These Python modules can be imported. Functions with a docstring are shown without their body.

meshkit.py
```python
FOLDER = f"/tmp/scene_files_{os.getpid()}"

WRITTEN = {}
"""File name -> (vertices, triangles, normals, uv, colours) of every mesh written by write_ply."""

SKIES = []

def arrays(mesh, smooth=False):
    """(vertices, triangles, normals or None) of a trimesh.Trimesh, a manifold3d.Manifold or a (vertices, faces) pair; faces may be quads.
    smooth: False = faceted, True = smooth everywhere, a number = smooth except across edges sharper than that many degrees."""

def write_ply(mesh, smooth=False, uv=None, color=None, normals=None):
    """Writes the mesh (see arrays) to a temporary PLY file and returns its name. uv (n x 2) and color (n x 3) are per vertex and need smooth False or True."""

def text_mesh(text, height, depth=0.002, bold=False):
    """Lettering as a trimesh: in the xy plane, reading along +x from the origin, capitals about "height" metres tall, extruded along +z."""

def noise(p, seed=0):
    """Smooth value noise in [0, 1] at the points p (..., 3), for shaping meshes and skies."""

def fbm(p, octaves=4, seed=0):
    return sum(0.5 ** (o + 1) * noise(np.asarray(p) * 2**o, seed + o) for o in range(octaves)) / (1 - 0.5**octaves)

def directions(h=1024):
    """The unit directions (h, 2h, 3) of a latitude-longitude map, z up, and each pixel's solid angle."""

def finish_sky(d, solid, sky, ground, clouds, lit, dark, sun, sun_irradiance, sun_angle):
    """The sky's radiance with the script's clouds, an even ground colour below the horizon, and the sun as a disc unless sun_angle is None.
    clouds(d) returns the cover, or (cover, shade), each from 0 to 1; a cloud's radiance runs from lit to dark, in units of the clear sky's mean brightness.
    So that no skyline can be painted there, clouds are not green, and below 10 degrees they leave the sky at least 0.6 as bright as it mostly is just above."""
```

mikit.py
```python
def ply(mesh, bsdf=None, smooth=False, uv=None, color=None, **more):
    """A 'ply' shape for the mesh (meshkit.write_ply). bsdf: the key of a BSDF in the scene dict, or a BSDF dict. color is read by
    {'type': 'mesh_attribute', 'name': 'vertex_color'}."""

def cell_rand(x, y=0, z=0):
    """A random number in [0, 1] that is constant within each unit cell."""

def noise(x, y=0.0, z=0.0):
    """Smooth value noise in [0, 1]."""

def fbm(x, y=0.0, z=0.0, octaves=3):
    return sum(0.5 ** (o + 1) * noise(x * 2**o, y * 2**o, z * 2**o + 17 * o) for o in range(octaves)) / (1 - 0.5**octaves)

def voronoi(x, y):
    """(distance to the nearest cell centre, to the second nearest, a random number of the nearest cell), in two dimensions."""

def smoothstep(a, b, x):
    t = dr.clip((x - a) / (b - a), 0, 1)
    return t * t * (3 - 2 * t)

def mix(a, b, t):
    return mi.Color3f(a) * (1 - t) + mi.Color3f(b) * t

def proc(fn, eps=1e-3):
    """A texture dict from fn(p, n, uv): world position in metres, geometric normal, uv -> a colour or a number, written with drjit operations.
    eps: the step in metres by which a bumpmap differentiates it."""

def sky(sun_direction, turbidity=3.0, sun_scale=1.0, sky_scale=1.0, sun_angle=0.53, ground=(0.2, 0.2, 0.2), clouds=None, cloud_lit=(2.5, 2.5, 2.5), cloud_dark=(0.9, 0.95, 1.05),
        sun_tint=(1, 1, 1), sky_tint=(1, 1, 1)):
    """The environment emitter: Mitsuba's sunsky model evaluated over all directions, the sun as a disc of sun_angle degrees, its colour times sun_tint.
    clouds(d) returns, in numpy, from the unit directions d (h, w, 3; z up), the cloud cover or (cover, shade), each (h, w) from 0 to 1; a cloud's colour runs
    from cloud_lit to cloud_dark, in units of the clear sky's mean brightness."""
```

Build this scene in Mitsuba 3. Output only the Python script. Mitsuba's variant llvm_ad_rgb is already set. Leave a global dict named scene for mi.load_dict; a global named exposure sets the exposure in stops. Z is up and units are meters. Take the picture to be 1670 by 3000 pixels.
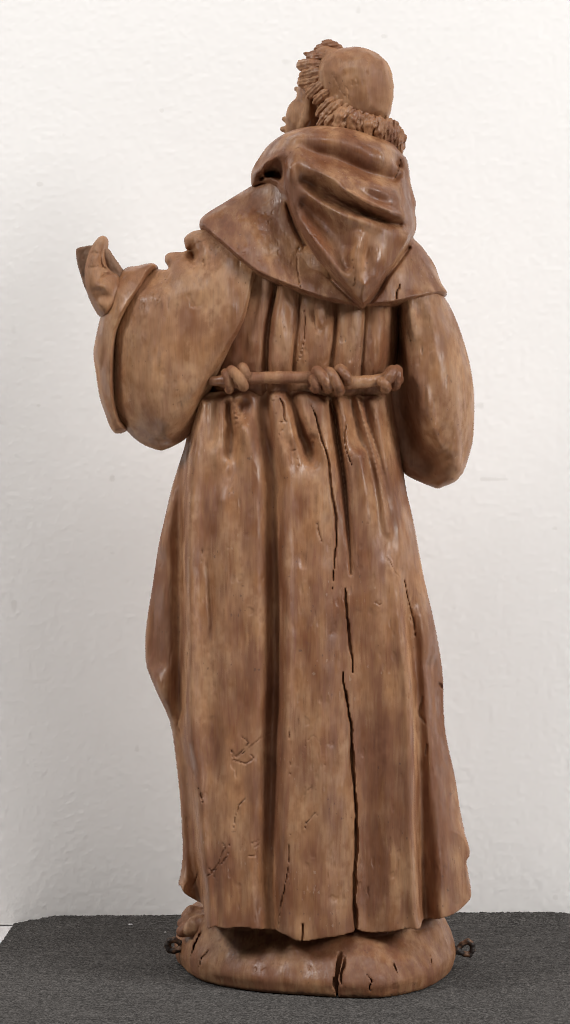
import math, shapely, numpy as np, trimesh, mitsuba as mi, drjit as dr, mikit, meshkit
from scipy.interpolate import RBFInterpolator
from scipy.spatial import cKDTree
from scipy.ndimage import gaussian_filter, map_coordinates
T = mi.ScalarTransform4f
scene, labels = {}, {}

# ------------------------------------------------------------------ camera, lamps, exposure
SC, D, CX, CY, ZC = 0.00036, 2.4, 835.0, 1500.0, 0.4903     # metres per drawing unit, camera distance, drawing centre, eye height
exposure = 0.0
scene['camera'] = {'type': 'perspective', 'fov': 2 * math.degrees(math.atan(1670 * SC / 2 / D)), 'fov_axis': 'x', 'near_clip': 0.05, 'far_clip': 60.0,
                   'to_world': T().look_at([0, -D, ZC], [0, 0, ZC], [0, 0, 1])}

def softbox(key, pos, aim, w, h, rgb, label):
    scene[key] = {'type': 'rectangle', 'to_world': T().look_at(pos, aim, [0, 0, 1]) @ T().scale([w / 2, h / 2, 1]),
                  'emitter': {'type': 'area', 'radiance': {'type': 'rgb', 'value': list(rgb)}}}
    labels[key] = {'label': label, 'category': 'studio lamp'}

softbox('softbox_lamp', [-2.1, -1.35, 2.25], [0, 0.0, 0.6], 0.75, 0.75, (26.5, 25.9, 25.3), 'square softbox lamp standing to the left in front of the statue')
softbox('softbox_lamp_001', [2.7, -2.1, 1.9], [0, 0.2, 0.6], 1.2, 1.2, (21.3, 21.0, 20.7), 'large softbox lamp standing far out to the right of the camera')
softbox('softbox_lamp_002', [0.2, -1.9, 3.1], [0, 0.2, 0.5], 2.4, 1.4, (3.5, 3.48, 3.46), 'added broad fill panel high above the camera, in place of room bounce')  # added overhead fill in place of room bounce, lifts the wall

# ------------------------------------------------------------------ helpers
def W(px, py, t=0.0):
    """drawing units and depth t (mm towards the viewer) -> (x, z) in metres"""
    k = SC * (D - np.asarray(t) / 1000.0) / D
    return (np.asarray(px, float) - CX) * k, ZC + (CY - np.asarray(py, float)) * k

def W3(px, py, t):
    x, z = W(px, py, t)
    return np.array([float(x), -t / 1000.0, float(z)])

def zm(x0, y0, s, pts):
    """points read off an enlargement: corner x0, y0 and enlargement s"""
    return [(x0 + p[0] / s, y0 + p[1] / s) + tuple(p[2:]) for p in pts]

def nets(F, org, h):
    """surface nets on a sampled field (negative inside)"""
    F = np.ascontiguousarray(F, np.float32)
    S = F < 0
    nx, ny, nz = F.shape
    cnt = np.zeros((nx - 1, ny - 1, nz - 1), np.uint8)
    cor = [(a, b, c) for a in (0, 1) for b in (0, 1) for c in (0, 1)]
    for a, b, c in cor:
        cnt += S[a:nx - 1 + a, b:ny - 1 + b, c:nz - 1 + c]
    idx = np.argwhere((cnt > 0) & (cnt < 8))
    ids = np.full(cnt.shape, -1, np.int32)
    ids[tuple(idx.T)] = np.arange(len(idx))
    val = {c: F[idx[:, 0] + c[0], idx[:, 1] + c[1], idx[:, 2] + c[2]] for c in cor}
    acc, n = np.zeros((len(idx), 3)), np.zeros(len(idx))
    for c in cor:
        for ax in range(3):
            if c[ax] == 0:
                e = list(c); e[ax] = 1
                a, b = val[c], val[tuple(e)]
                m = (a < 0) != (b < 0)
                t = np.where(m, a / np.where(m, a - b, 1), 0)
                p = np.tile(np.array(c, float), (len(idx), 1)); p[:, ax] += t
                acc[m] += p[m]; n[m] += 1
    V = (idx + acc / n[:, None]) * np.asarray(h) + np.asarray(org)
    faces = []
    for ax in range(3):
        o = [(1, 2), (2, 0), (0, 1)][ax]
        lo = [slice(1, -1)] * 3; hi = [slice(1, -1)] * 3
        lo[ax], hi[ax] = slice(0, -1), slice(1, None)
        e = np.argwhere(S[tuple(lo)] != S[tuple(hi)])
        off = np.ones(3, int); off[ax] = 0
        e = e + off
        flip = ~S[tuple(e.T)]
        def cell(du, dv):
            q = e.copy(); q[:, o[0]] += du; q[:, o[1]] += dv
            return ids[tuple(q.T)]
        q = np.stack([cell(-1, -1), cell(0, -1), cell(0, 0), cell(-1, 0)], 1)
        q[flip] = q[flip][:, ::-1]
        faces.append(q)
    f = np.vstack(faces)
    return V, np.vstack([f[:, [0, 1, 2]], f[:, [0, 2, 3]]])

def smooth_mesh(V, F, it=2):
    from scipy.sparse import coo_matrix, diags
    n = len(V)
    i = np.concatenate([F[:, 0], F[:, 1], F[:, 2]]); j = np.concatenate([F[:, 1], F[:, 2], F[:, 0]])
    A = coo_matrix((np.ones(len(i) * 2), (np.r_[i, j], np.r_[j, i])), (n, n)).tocsr(); A.data[:] = 1
    L = diags(1 / np.maximum(np.asarray(A.sum(1)).ravel(), 1)) @ A
    for _ in range(it):
        V = V + 0.5 * (L @ V - V)
        V = V - 0.52 * (L @ V - V)
    return V

def poly_dist(P, R, X, Z):
    """signed distance to the closed polygon P (positive inside) and the edge radius R of the nearest edge point"""
    Q = np.vstack([P, P[:1]]); RR = np.r_[R, R[:1]]
    sl = np.hypot(*np.diff(Q, axis=0).T); L = np.r_[0, np.cumsum(sl)]
    u = np.arange(0, L[-1], 0.25)
    C = np.stack([np.interp(u, L, Q[:, 0]), np.interp(u, L, Q[:, 1])], 1); rr = np.interp(u, L, RR)
    q = np.stack([X.ravel(), Z.ravel()], 1)
    dd, k = cKDTree(C).query(q, workers=-1)
    pg = shapely.Polygon(P).buffer(0); shapely.prepare(pg)
    ins = shapely.contains_xy(pg, q[:, 0], q[:, 1])
    return np.where(ins, dd, -dd).reshape(X.shape), rr[k].reshape(X.shape)

def round_poly(pts, n=1):
    """Chaikin corner cutting of a closed outline (x, y, R)"""
    p = np.array(pts, float)
    for _ in range(n):
        q = np.roll(p, -1, 0)
        p = np.stack([0.75 * p + 0.25 * q, 0.25 * p + 0.75 * q], 1).reshape(-1, p.shape[1])
    return p

def dense(pts, step):
    p = np.array(pts, float); out = [p[:1]]
    for a, b in zip(p[:-1], p[1:]):
        m = max(1, int(np.hypot(*(b - a)[:2]) / step))
        out.append(a + (b - a) * (np.arange(1, m + 1) / m)[:, None])
    return np.vstack(out)

def seg_dist(pts, X, Z):
    """distance to an open polyline and the parameter 0..1 along it"""
    pts = np.asarray(pts, float)
    best, par = np.full(X.shape, 1e9), np.zeros(X.shape)
    L = np.r_[0, np.cumsum(np.hypot(*np.diff(pts, axis=0).T))]
    for k in range(len(pts) - 1):
        a, b = pts[k], pts[k + 1]; ab = b - a
        t = np.clip(((X - a[0]) * ab[0] + (Z - a[1]) * ab[1]) / max(ab @ ab, 1e-12), 0, 1)
        dd = np.hypot(X - a[0] - t * ab[0], Z - a[1] - t * ab[1])
        m = dd < best
        best = np.where(m, dd, best); par = np.where(m, (L[k] + t * (L[k + 1] - L[k])) / L[-1], par)
    return best, par

def relief(outline, lines, ts, front, res=1.2, R=8.0, round_n=1, step=14, smooth=1.0, marks=(), chisel=0.5, seed=0, rf=25.0, resy=1.5, grow=0.0):
    """A carved solid: outline (px, py[, edge radius mm]) at depth ts mm, viewer-side surface through the contour lines (px, py, t mm),
    far side 'front' mm behind. marks: (kind, points, width mm, depth mm, t mm)."""
    o = [(p[0], p[1], p[2] if len(p) > 2 else R) for p in outline]
    o = round_poly(o, round_n)
    L = np.vstack([dense(l, step) for l in lines])
    _, near = cKDTree(L[:, :2]).query(o[:, :2], k=3)
    te = L[near, 2].mean(1) + grow * (o[:, 1] > 2300) * np.clip((L[near, 2].mean(1) - 30) / 30, 0, 1)
    ot = ts + (te - ts) * np.clip((11 - o[:, 2]) / 6, 0, 1)      # crisp edges stand at the depth of the surface beside them
    ox, oz = W(o[:, 0], o[:, 1], ot)
    P = np.stack([ox, oz], 1) * 1000.0
    lx, lz = W(L[:, 0], L[:, 1], L[:, 2])
    C = np.stack([lx, lz], 1) * 1000.0
    C = C + np.random.default_rng(5).uniform(-0.01, 0.01, C.shape)
    pad = 4 * res
    lo, hi = P.min(0) - pad, P.max(0) + pad
    xs, zs = np.arange(lo[0], hi[0], res), np.arange(lo[1], hi[1], res)
    X, Z = np.meshgrid(xs, zs, indexing='ij')
    # thin plate surface through the contour lines, on a coarser grid
    g = 1.4
    xc, zc = np.arange(lo[0], hi[0] + 2 * g, g), np.arange(lo[1], hi[1] + 2 * g, g)
    XC, ZCc = np.meshgrid(xc, zc, indexing='ij')
    rb = RBFInterpolator(C, L[:, 2], kernel='thin_plate_spline', smoothing=smooth)
    TC = rb(np.stack([XC.ravel(), ZCc.ravel()], 1)).reshape(XC.shape)
    Tm = map_coordinates(TC, [(X - lo[0]) / g, (Z - lo[1]) / g], order=3, mode='nearest')
    Tm = np.clip(Tm, L[:, 2].min() - 6, L[:, 2].max() + 4)
    if grow:
        Tm = Tm + grow * np.clip((170 - Z) / 130, 0, 1) ** 1.5 * np.clip((Tm - 30) / 30, 0, 1)
    d, rad = poly_dist(P, o[:, 2], X, Z)
    rad = gaussian_filter(rad, 3.0)
    P3 = np.stack([X, Z, X * 0], -1)
    # hand carving: slow waves, shallow tool facets
    Tm = Tm + 2.2 * chisel * (meshkit.fbm(P3 / np.array([26., 48., 1.]) + 7.3 * seed, 3, seed) - 0.5) + 1.1 * chisel * (meshkit.noise(P3 / np.array([7., 15., 1.]), seed + 4) - 0.5)
    cut = np.zeros_like(X)
    for mk in marks:
        kind, pts, wd, dp, tt = mk
        q = dense(pts, 8)
        qx, qz = W(q[:, 0], q[:, 1], tt)
        q2 = np.stack([qx, qz], 1) * 1000.0
        m = 3 * wd + 4
        i0, k0 = np.maximum(((q2.min(0) - m - lo) / res).astype(int), 0); i1, k1 = np.maximum(((q2.max(0) + m - lo) / res).astype(int) + 2, 0)
        sl = (slice(i0, i1), slice(k0, k1))
        Xs, Zs, Ps = X[sl], Z[sl], P3[sl]
        if Xs.size == 0:
            continue
        jx = 0.0 if kind in ('dent', 'even') else (meshkit.noise(Ps / 6.0, 31 + seed) - 0.5) * 1.2
        dist, par = seg_dist(q2, Xs + jx, Zs)
        if kind == 'dent':       # soft, tapering at both ends
            e = np.sin(np.pi * np.clip(par, 0.02, 0.98)) ** 0.5
            cut[sl] += dp * e * np.exp(-(dist / (wd * 0.6)) ** 2)
        elif kind == 'even':     # soft with full depth to the ends
            cut[sl] += dp * np.exp(-(dist / (wd * 0.6)) ** 2)
        else:                    # crack: steep walls, ragged width
            if wd < 2.1:
                wd, dp = wd * 0.72, dp * 0.6
            dist = dist + 0.5 * (meshkit.noise(Ps / np.array([1.6, 4., 1.]), 51) - 0.5)
            e = np.sin(np.pi * np.clip(par, 0.01, 0.99)) ** 0.6 if kind == 'crack' else 1.0
            w2 = wd * e * (0.5 + 0.8 * meshkit.noise(Ps / np.array([9., 16., 1.]), 77 + seed)) * 0.5
            cut[sl] = np.maximum(cut[sl], dp * np.clip(1.15 - dist / np.maximum(w2, 0.15), 0, 1) ** 0.6)
    u = np.clip(d / np.maximum(rad, 0.5), 0, 1)
    gp = np.sqrt(np.maximum(1 - (1 - u) ** 2, 0))
    uf = np.clip(d / rf, 0, 1); gf = np.sqrt(np.maximum(1 - (1 - uf) ** 2, 0))
    tb = ts + (np.maximum(Tm, ts - 0.3 * front) - ts) * gp - cut * np.clip(d / 1.5, 0, 1)
    tf = ts - front * gf
    tb = np.maximum(tb, tf + 1.5 * np.clip(d, 0, 1))
    out = d < 0
    tb = np.where(out, ts - 4 * -d, tb).astype(np.float32); tf = np.where(out, ts + 4 * -d, tf).astype(np.float32)
    ty = np.arange(tf[~out].min() - 3 * resy, tb[~out].max() + 3 * resy, resy).astype(np.float32)
    F = np.maximum(ty[None, None, :] - tb[:, :, None], tf[:, :, None] - ty[None, None, :])
    V, f = nets(F, (lo[0], lo[1], ty[0]), (res, res, resy))
    V = smooth_mesh(V, f, 1)
    V = np.stack([V[:, 0], -V[:, 2], V[:, 1]], 1) / 1000.0     # (x, z, t) -> (x, y, z)
    return trimesh.Trimesh(V, f, process=False)

def fix(mesh):
    if mesh.volume < 0:
        mesh.invert()
    return mesh

def smin(a, b, k):
    h = np.clip(0.5 + 0.5 * (b - a) / k, 0, 1)
    return b + (a - b) * h - k * h * (1 - h)

def sdf_mesh(fn, lo, hi, h=1.0, it=2):
    """fn(p in mm: x, y, z arrays) -> field; box in mm"""
    ax = [np.arange(a, b + h, h) for a, b in zip(lo, hi)]
    G = np.meshgrid(*ax, indexing='ij')
    V, f = nets(fn(*G), lo, (h, h, h))
    V = smooth_mesh(V, f, it)
    return fix(trimesh.Trimesh(V / 1000.0, f, process=False))

def cap(X, Y, Z, a, b, ra, rb):
    a, b = np.asarray(a, float), np.asarray(b, float); ab = b - a
    t = np.clip(((X - a[0]) * ab[0] + (Y - a[1]) * ab[1] + (Z - a[2]) * ab[2]) / max(ab @ ab, 1e-9), 0, 1)
    return np.sqrt((X - a[0] - t * ab[0]) ** 2 + (Y - a[1] - t * ab[1]) ** 2 + (Z - a[2] - t * ab[2]) ** 2) - (ra + (rb - ra) * t)

def ell(X, Y, Z, c, r):
    k = np.sqrt(((X - c[0]) / r[0]) ** 2 + ((Y - c[1]) / r[1]) ** 2 + ((Z - c[2]) / r[2]) ** 2)
    return (k - 1) * min(r)

def mmp(px, py, t):
    return W3(px, py, t) * 1000.0

def chain_mesh(chains, k=1.5, h=1.0, rough=0.4, seed=0, it=2):
    """smooth union of bent tapered rods: each chain is a list of (px, py, t, radius mm)"""
    pts = [[(mmp(*q[:3]), q[3]) for q in c] for c in chains]
    allp = np.array([p for c in pts for p, r in c]); rm = max(r for c in pts for p, r in c) + 4
    lo, hi = allp.min(0) - rm, allp.max(0) + rm
    def fn(X, Y, Z):
        out = None
        for c in pts:
            one = None
            for (a, ra), (b, rb) in zip(c[:-1], c[1:]):
                s = cap(X, Y, Z, a, b, ra, rb)
                one = s if one is None else smin(one, s, 2.0)
            out = one if out is None else smin(out, one, k)
        n = meshkit.fbm(np.stack([X, Y, Z], -1) / 9.0, 2, seed) - 0.5
        return out + rough * 2 * n
    return sdf_mesh(fn, lo, hi, h, it)

# ------------------------------------------------------------------ materials
nz, fb, ss, mx = mikit.noise, mikit.fbm, mikit.smoothstep, mikit.mix

STAIN_SHADE = []     # varnish stains, some painting shade on skirt wings and inner right sleeve: (x, z, half width, half height, strength) in metres
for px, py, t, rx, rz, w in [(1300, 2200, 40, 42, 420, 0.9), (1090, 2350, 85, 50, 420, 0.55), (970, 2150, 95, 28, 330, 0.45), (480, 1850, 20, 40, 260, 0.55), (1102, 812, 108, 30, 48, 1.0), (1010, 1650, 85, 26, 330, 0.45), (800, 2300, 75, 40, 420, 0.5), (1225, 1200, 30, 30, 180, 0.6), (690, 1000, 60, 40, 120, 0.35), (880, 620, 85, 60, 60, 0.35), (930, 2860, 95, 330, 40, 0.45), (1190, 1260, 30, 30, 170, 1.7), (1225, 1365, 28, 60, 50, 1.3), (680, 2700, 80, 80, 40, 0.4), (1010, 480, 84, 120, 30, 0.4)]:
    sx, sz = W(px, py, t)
    STAIN_SHADE.append((float(sx), float(sz), rx * SC, rz * SC, w))

def make_wood(shift, strength, streaky, tone=0.9):
    def wood_color(p, n, uv):
        x, y, z = p.x, p.y, p.z
        wob = 0.010 * fb(x * 22, y * 22, z * 11)
        grain = fb((x + wob) * 560, (y + wob) * 300, z * 20, 3)
        fine = nz((x + wob) * 1400, y * 900, z * 70)
        streak = fb((x + wob) * 120 + 3.1, (y + wob) * 90, z * 15, 4)
        blot = fb(x * 34 + 3.1, y * 34, z * 22, 3)
        mott = fb(x * 160, y * 160, z * 105 + 4, 3)
        st = 0.0
        for sx, sz, rx, rz, w in STAIN_SHADE:
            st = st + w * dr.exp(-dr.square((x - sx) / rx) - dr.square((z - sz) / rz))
        low = fb(x * 62 + 11, y * 48 + 5, z * 16 + 2, 4)
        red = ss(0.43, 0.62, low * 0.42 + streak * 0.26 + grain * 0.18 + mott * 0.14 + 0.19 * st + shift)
        pale = ss(0.45, 0.66, fb(x * 40 - 4, y * 40, z * 18 + 9, 3) * 0.6 + mott * 0.4)
        c = mx((0.210, 0.093, 0.042), (0.306, 0.156, 0.075), ss(0.34, 0.64, blot * (0.75 - streaky) + streak * streaky + mott * 0.25))
        c = mx(c, (0.345, 0.208, 0.118), pale * 0.40)
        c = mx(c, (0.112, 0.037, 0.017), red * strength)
        c = c * (tone * (0.62 + 0.46 * grain + 0.18 * fine + 0.22 * mott))
        speck = ss(0.86, 0.93, nz(x * 420, y * 420, z * 200)) * ss(0.55, 0.65, nz(x * 40 + 5, y * 40, z * 40))
        c = mx(c, (0.06, 0.035, 0.026), speck * 0.5)
        scuff = ss(0.86, 0.93, nz(x * 520 + 9, y * 520, z * 150)) * ss(0.62, 0.74, nz(x * 22, y * 22 + 5, z * 22))
        return mx(c, (0.42, 0.31, 0.22), scuff * 0.3)
    return wood_color
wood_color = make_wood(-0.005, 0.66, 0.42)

def wood_rough(least):
    return lambda p, n, uv: least - 0.06 + 0.40 * ss(0.30, 0.75, fb(p.x * 75, p.y * 75, p.z * 38, 4))

def wood_bump(p, n, uv):
    x, y, z = p.x, p.y, p.z
    g = fb(x * 560, y * 320, z * 24, 3)
    nick = ss(0.74, 0.86, nz(x * 300 + 3, y * 300, z * 90 + 1)) * ss(0.45, 0.6, nz(x * 30, y * 30, z * 18))
    tool = fb(x * 110 + 2, y * 110, z * 60, 2)
    return 0.00045 * g - 0.0006 * nick + 0.0009 * tool

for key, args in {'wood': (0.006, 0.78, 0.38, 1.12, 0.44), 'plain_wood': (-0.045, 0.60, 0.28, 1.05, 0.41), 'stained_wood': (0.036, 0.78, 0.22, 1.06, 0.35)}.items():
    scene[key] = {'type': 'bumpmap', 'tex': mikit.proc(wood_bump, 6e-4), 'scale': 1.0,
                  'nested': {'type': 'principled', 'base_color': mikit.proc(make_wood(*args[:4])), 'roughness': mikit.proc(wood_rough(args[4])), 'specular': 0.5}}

def rough_wood_color(p, n, uv):
    c = wood_color(p, n, uv)
    return mx(c * 0.95, (0.20, 0.145, 0.10), 0.45 * fb(p.x * 140, p.y * 140, p.z * 140, 3))
def rough_wood_bump(p, n, uv):
    return 0.006 * fb(p.x * 160, p.y * 160, p.z * 110, 4)
scene['rough_wood'] = {'type': 'bumpmap', 'tex': mikit.proc(rough_wood_bump, 6e-4), 'scale': 1.0,
                       'nested': {'type': 'principled', 'base_color': mikit.proc(rough_wood_color), 'roughness': 0.62, 'specular': 0.35}}

def iron_color(p, n, uv):
    a = fb(p.x * 160, p.y * 160, p.z * 160, 4)
    return mx((0.030, 0.022, 0.019), (0.17, 0.085, 0.045), ss(0.48, 0.72, a))
scene['iron'] = {'type': 'bumpmap', 'tex': mikit.proc(lambda p, n, uv: 0.0016 * fb(p.x * 260, p.y * 260, p.z * 260, 3), 4e-4), 'scale': 1.0,
                 'nested': {'type': 'principled', 'base_color': mikit.proc(iron_color), 'roughness': 0.55, 'metallic': 0.25}}

def felt_color(p, n, uv):
    x, y = p.x, p.y
    f = 0.0
    a = fb(x * 300 + 40 * nz(x * 60, y * 60), y * 900, 1.0, 3)
    b = nz(x * 700 + y * 260, y * 1100 - x * 200, 3.0)
    c = fb(x * 22, y * 22, 7.0, 3)
    v = 0.036 + 0.118 * ss(0.30, 0.85, 0.6 * a + 0.4 * b) + 0.012 * (c - 0.5)
    lint = ss(0.955, 0.985, nz(x * 480 + 5, y * 620, 5.0))
    return mx(mi.Color3f(v * 1.05, v * 0.985, v * 0.935), (0.33, 0.31, 0.29), lint * 0.5)
scene['felt'] = {'type': 'bumpmap', 'tex': mikit.proc(lambda p, n, uv: 0.004 * fb(p.x * 380, p.y * 620, p.z * 300, 3), 5e-4), 'scale': 1.0,
                 'nested': {'type': 'principled', 'base_color': mikit.proc(felt_color), 'roughness': 0.95, 'specular': 0.1}}

def wall_color(p, n, uv):
    c = mx((0.845, 0.83, 0.81), (0.875, 0.86, 0.84), fb(p.x * 5, p.z * 5, 1.0, 3))
    v = ss(0.965, 0.99, nz(p.x * 34 + 3, p.z * 34, 2.0))
    return mx(c, (0.62, 0.60, 0.57), v * 0.35)
scene['wall_paint'] = {'type': 'twosided', 'nested': {'type': 'principled', 'base_color': mikit.proc(wall_color), 'roughness': 0.6, 'specular': 0.3}}
scene['white_board'] = {'type': 'principled', 'base_color': {'type': 'rgb', 'value': [0.72, 0.70, 0.70]}, 'roughness': 0.5}

ST = 'wooden_friar_statue'
def part(name, mesh, bsdf='wood', smooth=True, parent=ST):
    key = parent + '__' + name
    n = 0
    while key in scene:
        n += 1
        key = f'{parent}__{name}_{n:03d}'
    scene[key] = mikit.ply(fix(mesh), bsdf, smooth=smooth)
    return key

# ------------------------------------------------------------------ the place: wall, table, felt
YW = 0.320
def wall_mesh():
    fx = np.arange(-0.42, 0.4201, 0.0015); fz = np.arange(-0.0032, 1.16, 0.0015)
    xs = np.r_[-1.7, -1.0, -0.6, fx, 0.6, 1.0, 1.7]; zs = np.r_[fz, 1.3, 1.6, 2.0, 2.4]
    X, Z = np.meshgrid(xs, zs, indexing='ij')
    P3 = np.stack([X * 185, Z * 200, X * 0], -1)
    rel = 0.00075 * (meshkit.fbm(P3, 2, 5) - 0.5) + 0.0003 * (meshkit.fbm(np.stack([X * 40, Z * 40, X * 0], -1), 2, 6) - 0.5)
    n = X.size
    V = np.vstack([np.stack([X, YW + rel, Z], -1).reshape(-1, 3), np.array([[x, YW + 0.05, z] for x in (-1.7, 1.7) for z in (-0.0032, 2.4)])])
    I = np.arange(n).reshape(X.shape)
    q = np.stack([I[:-1, :-1], I[1:, :-1], I[1:, 1:], I[:-1, 1:]], -1).reshape(-1, 4)
    f = np.vstack([q[:, [0, 1, 2]], q[:, [0, 2, 3]], [[n, n + 1, n + 3], [n, n + 3, n + 2]]])
    return trimesh.Trimesh(V, f, process=False)
scene['wall'] = mikit.ply(wall_mesh(), 'wall_paint', smooth=True); labels['wall'] = {'label': 'white roughly painted wall behind the statue', 'kind': 'structure'}
table = trimesh.creation.box(bounds=[[-1.0, -1.3, -0.05], [1.0, YW + 0.2, -0.0045]])
scene['table_top'] = mikit.ply(table, 'white_board'); labels['table_top'] = {'label': 'white table top under the grey felt', 'kind': 'structure'}

def felt_mesh():
    # plan outline of the felt, back edge pressed up against the wall
    xs = np.arange(-0.323, 0.372, 0.0018); ys = np.linspace(-0.75, 1.0, 2)
    nv = 520
    rows = []
    rng = np.random.default_rng(3)
    jag = np.cumsum(rng.normal(0, 1, len(xs))); jag -= np.linspace(jag[0], jag[-1], len(xs))
    jl = rng.normal(0, 0.0005, nv)
    for i, x in enumerate(xs):
        l = np.clip((x + 0.323) / 0.046, 0, 1); r = np.clip((0.372 - x) / 0.05, 0, 1)
        rise = 0.0078 + 0.0052 * (x + 0.28) / 0.6
        top = rise * min(l, 1) * (0.62 + 0.38 * min(r, 1)) + rng.normal(0, 0.00028)
        yb = YW - 0.0025 - 0.004 * (1 - l)
        y = -0.75 + (yb + 0.75) * (np.linspace(0, 1, nv) ** 0.8)
        k = np.clip((y - (yb - 0.05)) / 0.05, 0, 1)
        z = top * k ** 2
        rows.append(np.stack([np.full(nv, x), y, z], 1))
    V = np.stack(rows)
    P = V.copy()
    V[..., 2] += 0.0011 * (meshkit.noise(P[..., :3] * np.array([420, 420, 0]), 1) - 0.5) * (1) + 0.0012 * (meshkit.fbm(P * np.array([12, 12, 0]), 2, 4) - 0.5)
    V[0, :, 0] += jl; V[-1, :, 0] += jl
    nx = len(xs)
    top = V.reshape(-1, 3); bot = top.copy(); bot[:, 2] -= 0.004
    q = []
    I = np.arange(nx * nv).reshape(nx, nv)
    a = np.stack([I[:-1, :-1], I[1:, :-1], I[1:, 1:], I[:-1, 1:]], -1).reshape(-1, 4)
    n0 = nx * nv
    def strip(e):
        return np.stack([e[:-1], e[1:], e[1:] + n0, e[:-1] + n0], 1)
    q = np.vstack([a, a[:, ::-1] + n0, strip(I[0, :]), strip(I[-1, ::-1]), strip(I[::-1, 0]), strip(I[:, -1])])
    m = trimesh.Trimesh(np.vstack([top, bot]), np.vstack([q[:, [0, 1, 2]], q[:, [0, 2, 3]]]), process=False)
    return m
scene['felt_mat'] = mikit.ply(felt_mesh(), 'felt', smooth=50)
labels['felt_mat'] = {'label': 'dark grey felt mat with cut corners spread under the wooden statue', 'category': 'felt mat'}

def lint(px, py, size, seed):
    y = D * (1362.0 / (py - 1500.0) - 1)
    x = (px - CX) * SC * (D + y) / D
    m = trimesh.creation.icosphere(2, 1.0)
    v = m.vertices * (1 + 0.9 * (meshkit.noise(m.vertices * 2.2 + 5, seed)[:, None] - 0.5))
    return trimesh.Trimesh(v * np.array([1.5, 1.0, 0.6]) * size + [x, y, size * 0.6 + 0.0012], m.faces, process=False)
scene['lint_fleck'] = mikit.ply(lint(383, 2714, 0.0016, 1), 'white_board', smooth=True); labels['lint_fleck'] = {'label': 'larger white lint fleck lying on the felt near its back left edge', 'category': 'lint'}
scene['lint_fleck_001'] = mikit.ply(lint(484, 2735, 0.0008, 2), 'white_board', smooth=True); labels['lint_fleck_001'] = {'label': 'tiny white lint fleck on the felt beside the left ring bolt', 'category': 'lint'}

labels[ST] = {'label': 'carved wooden statue of a tonsured friar in hooded robe, seen from behind', 'category': 'statue'}

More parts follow.
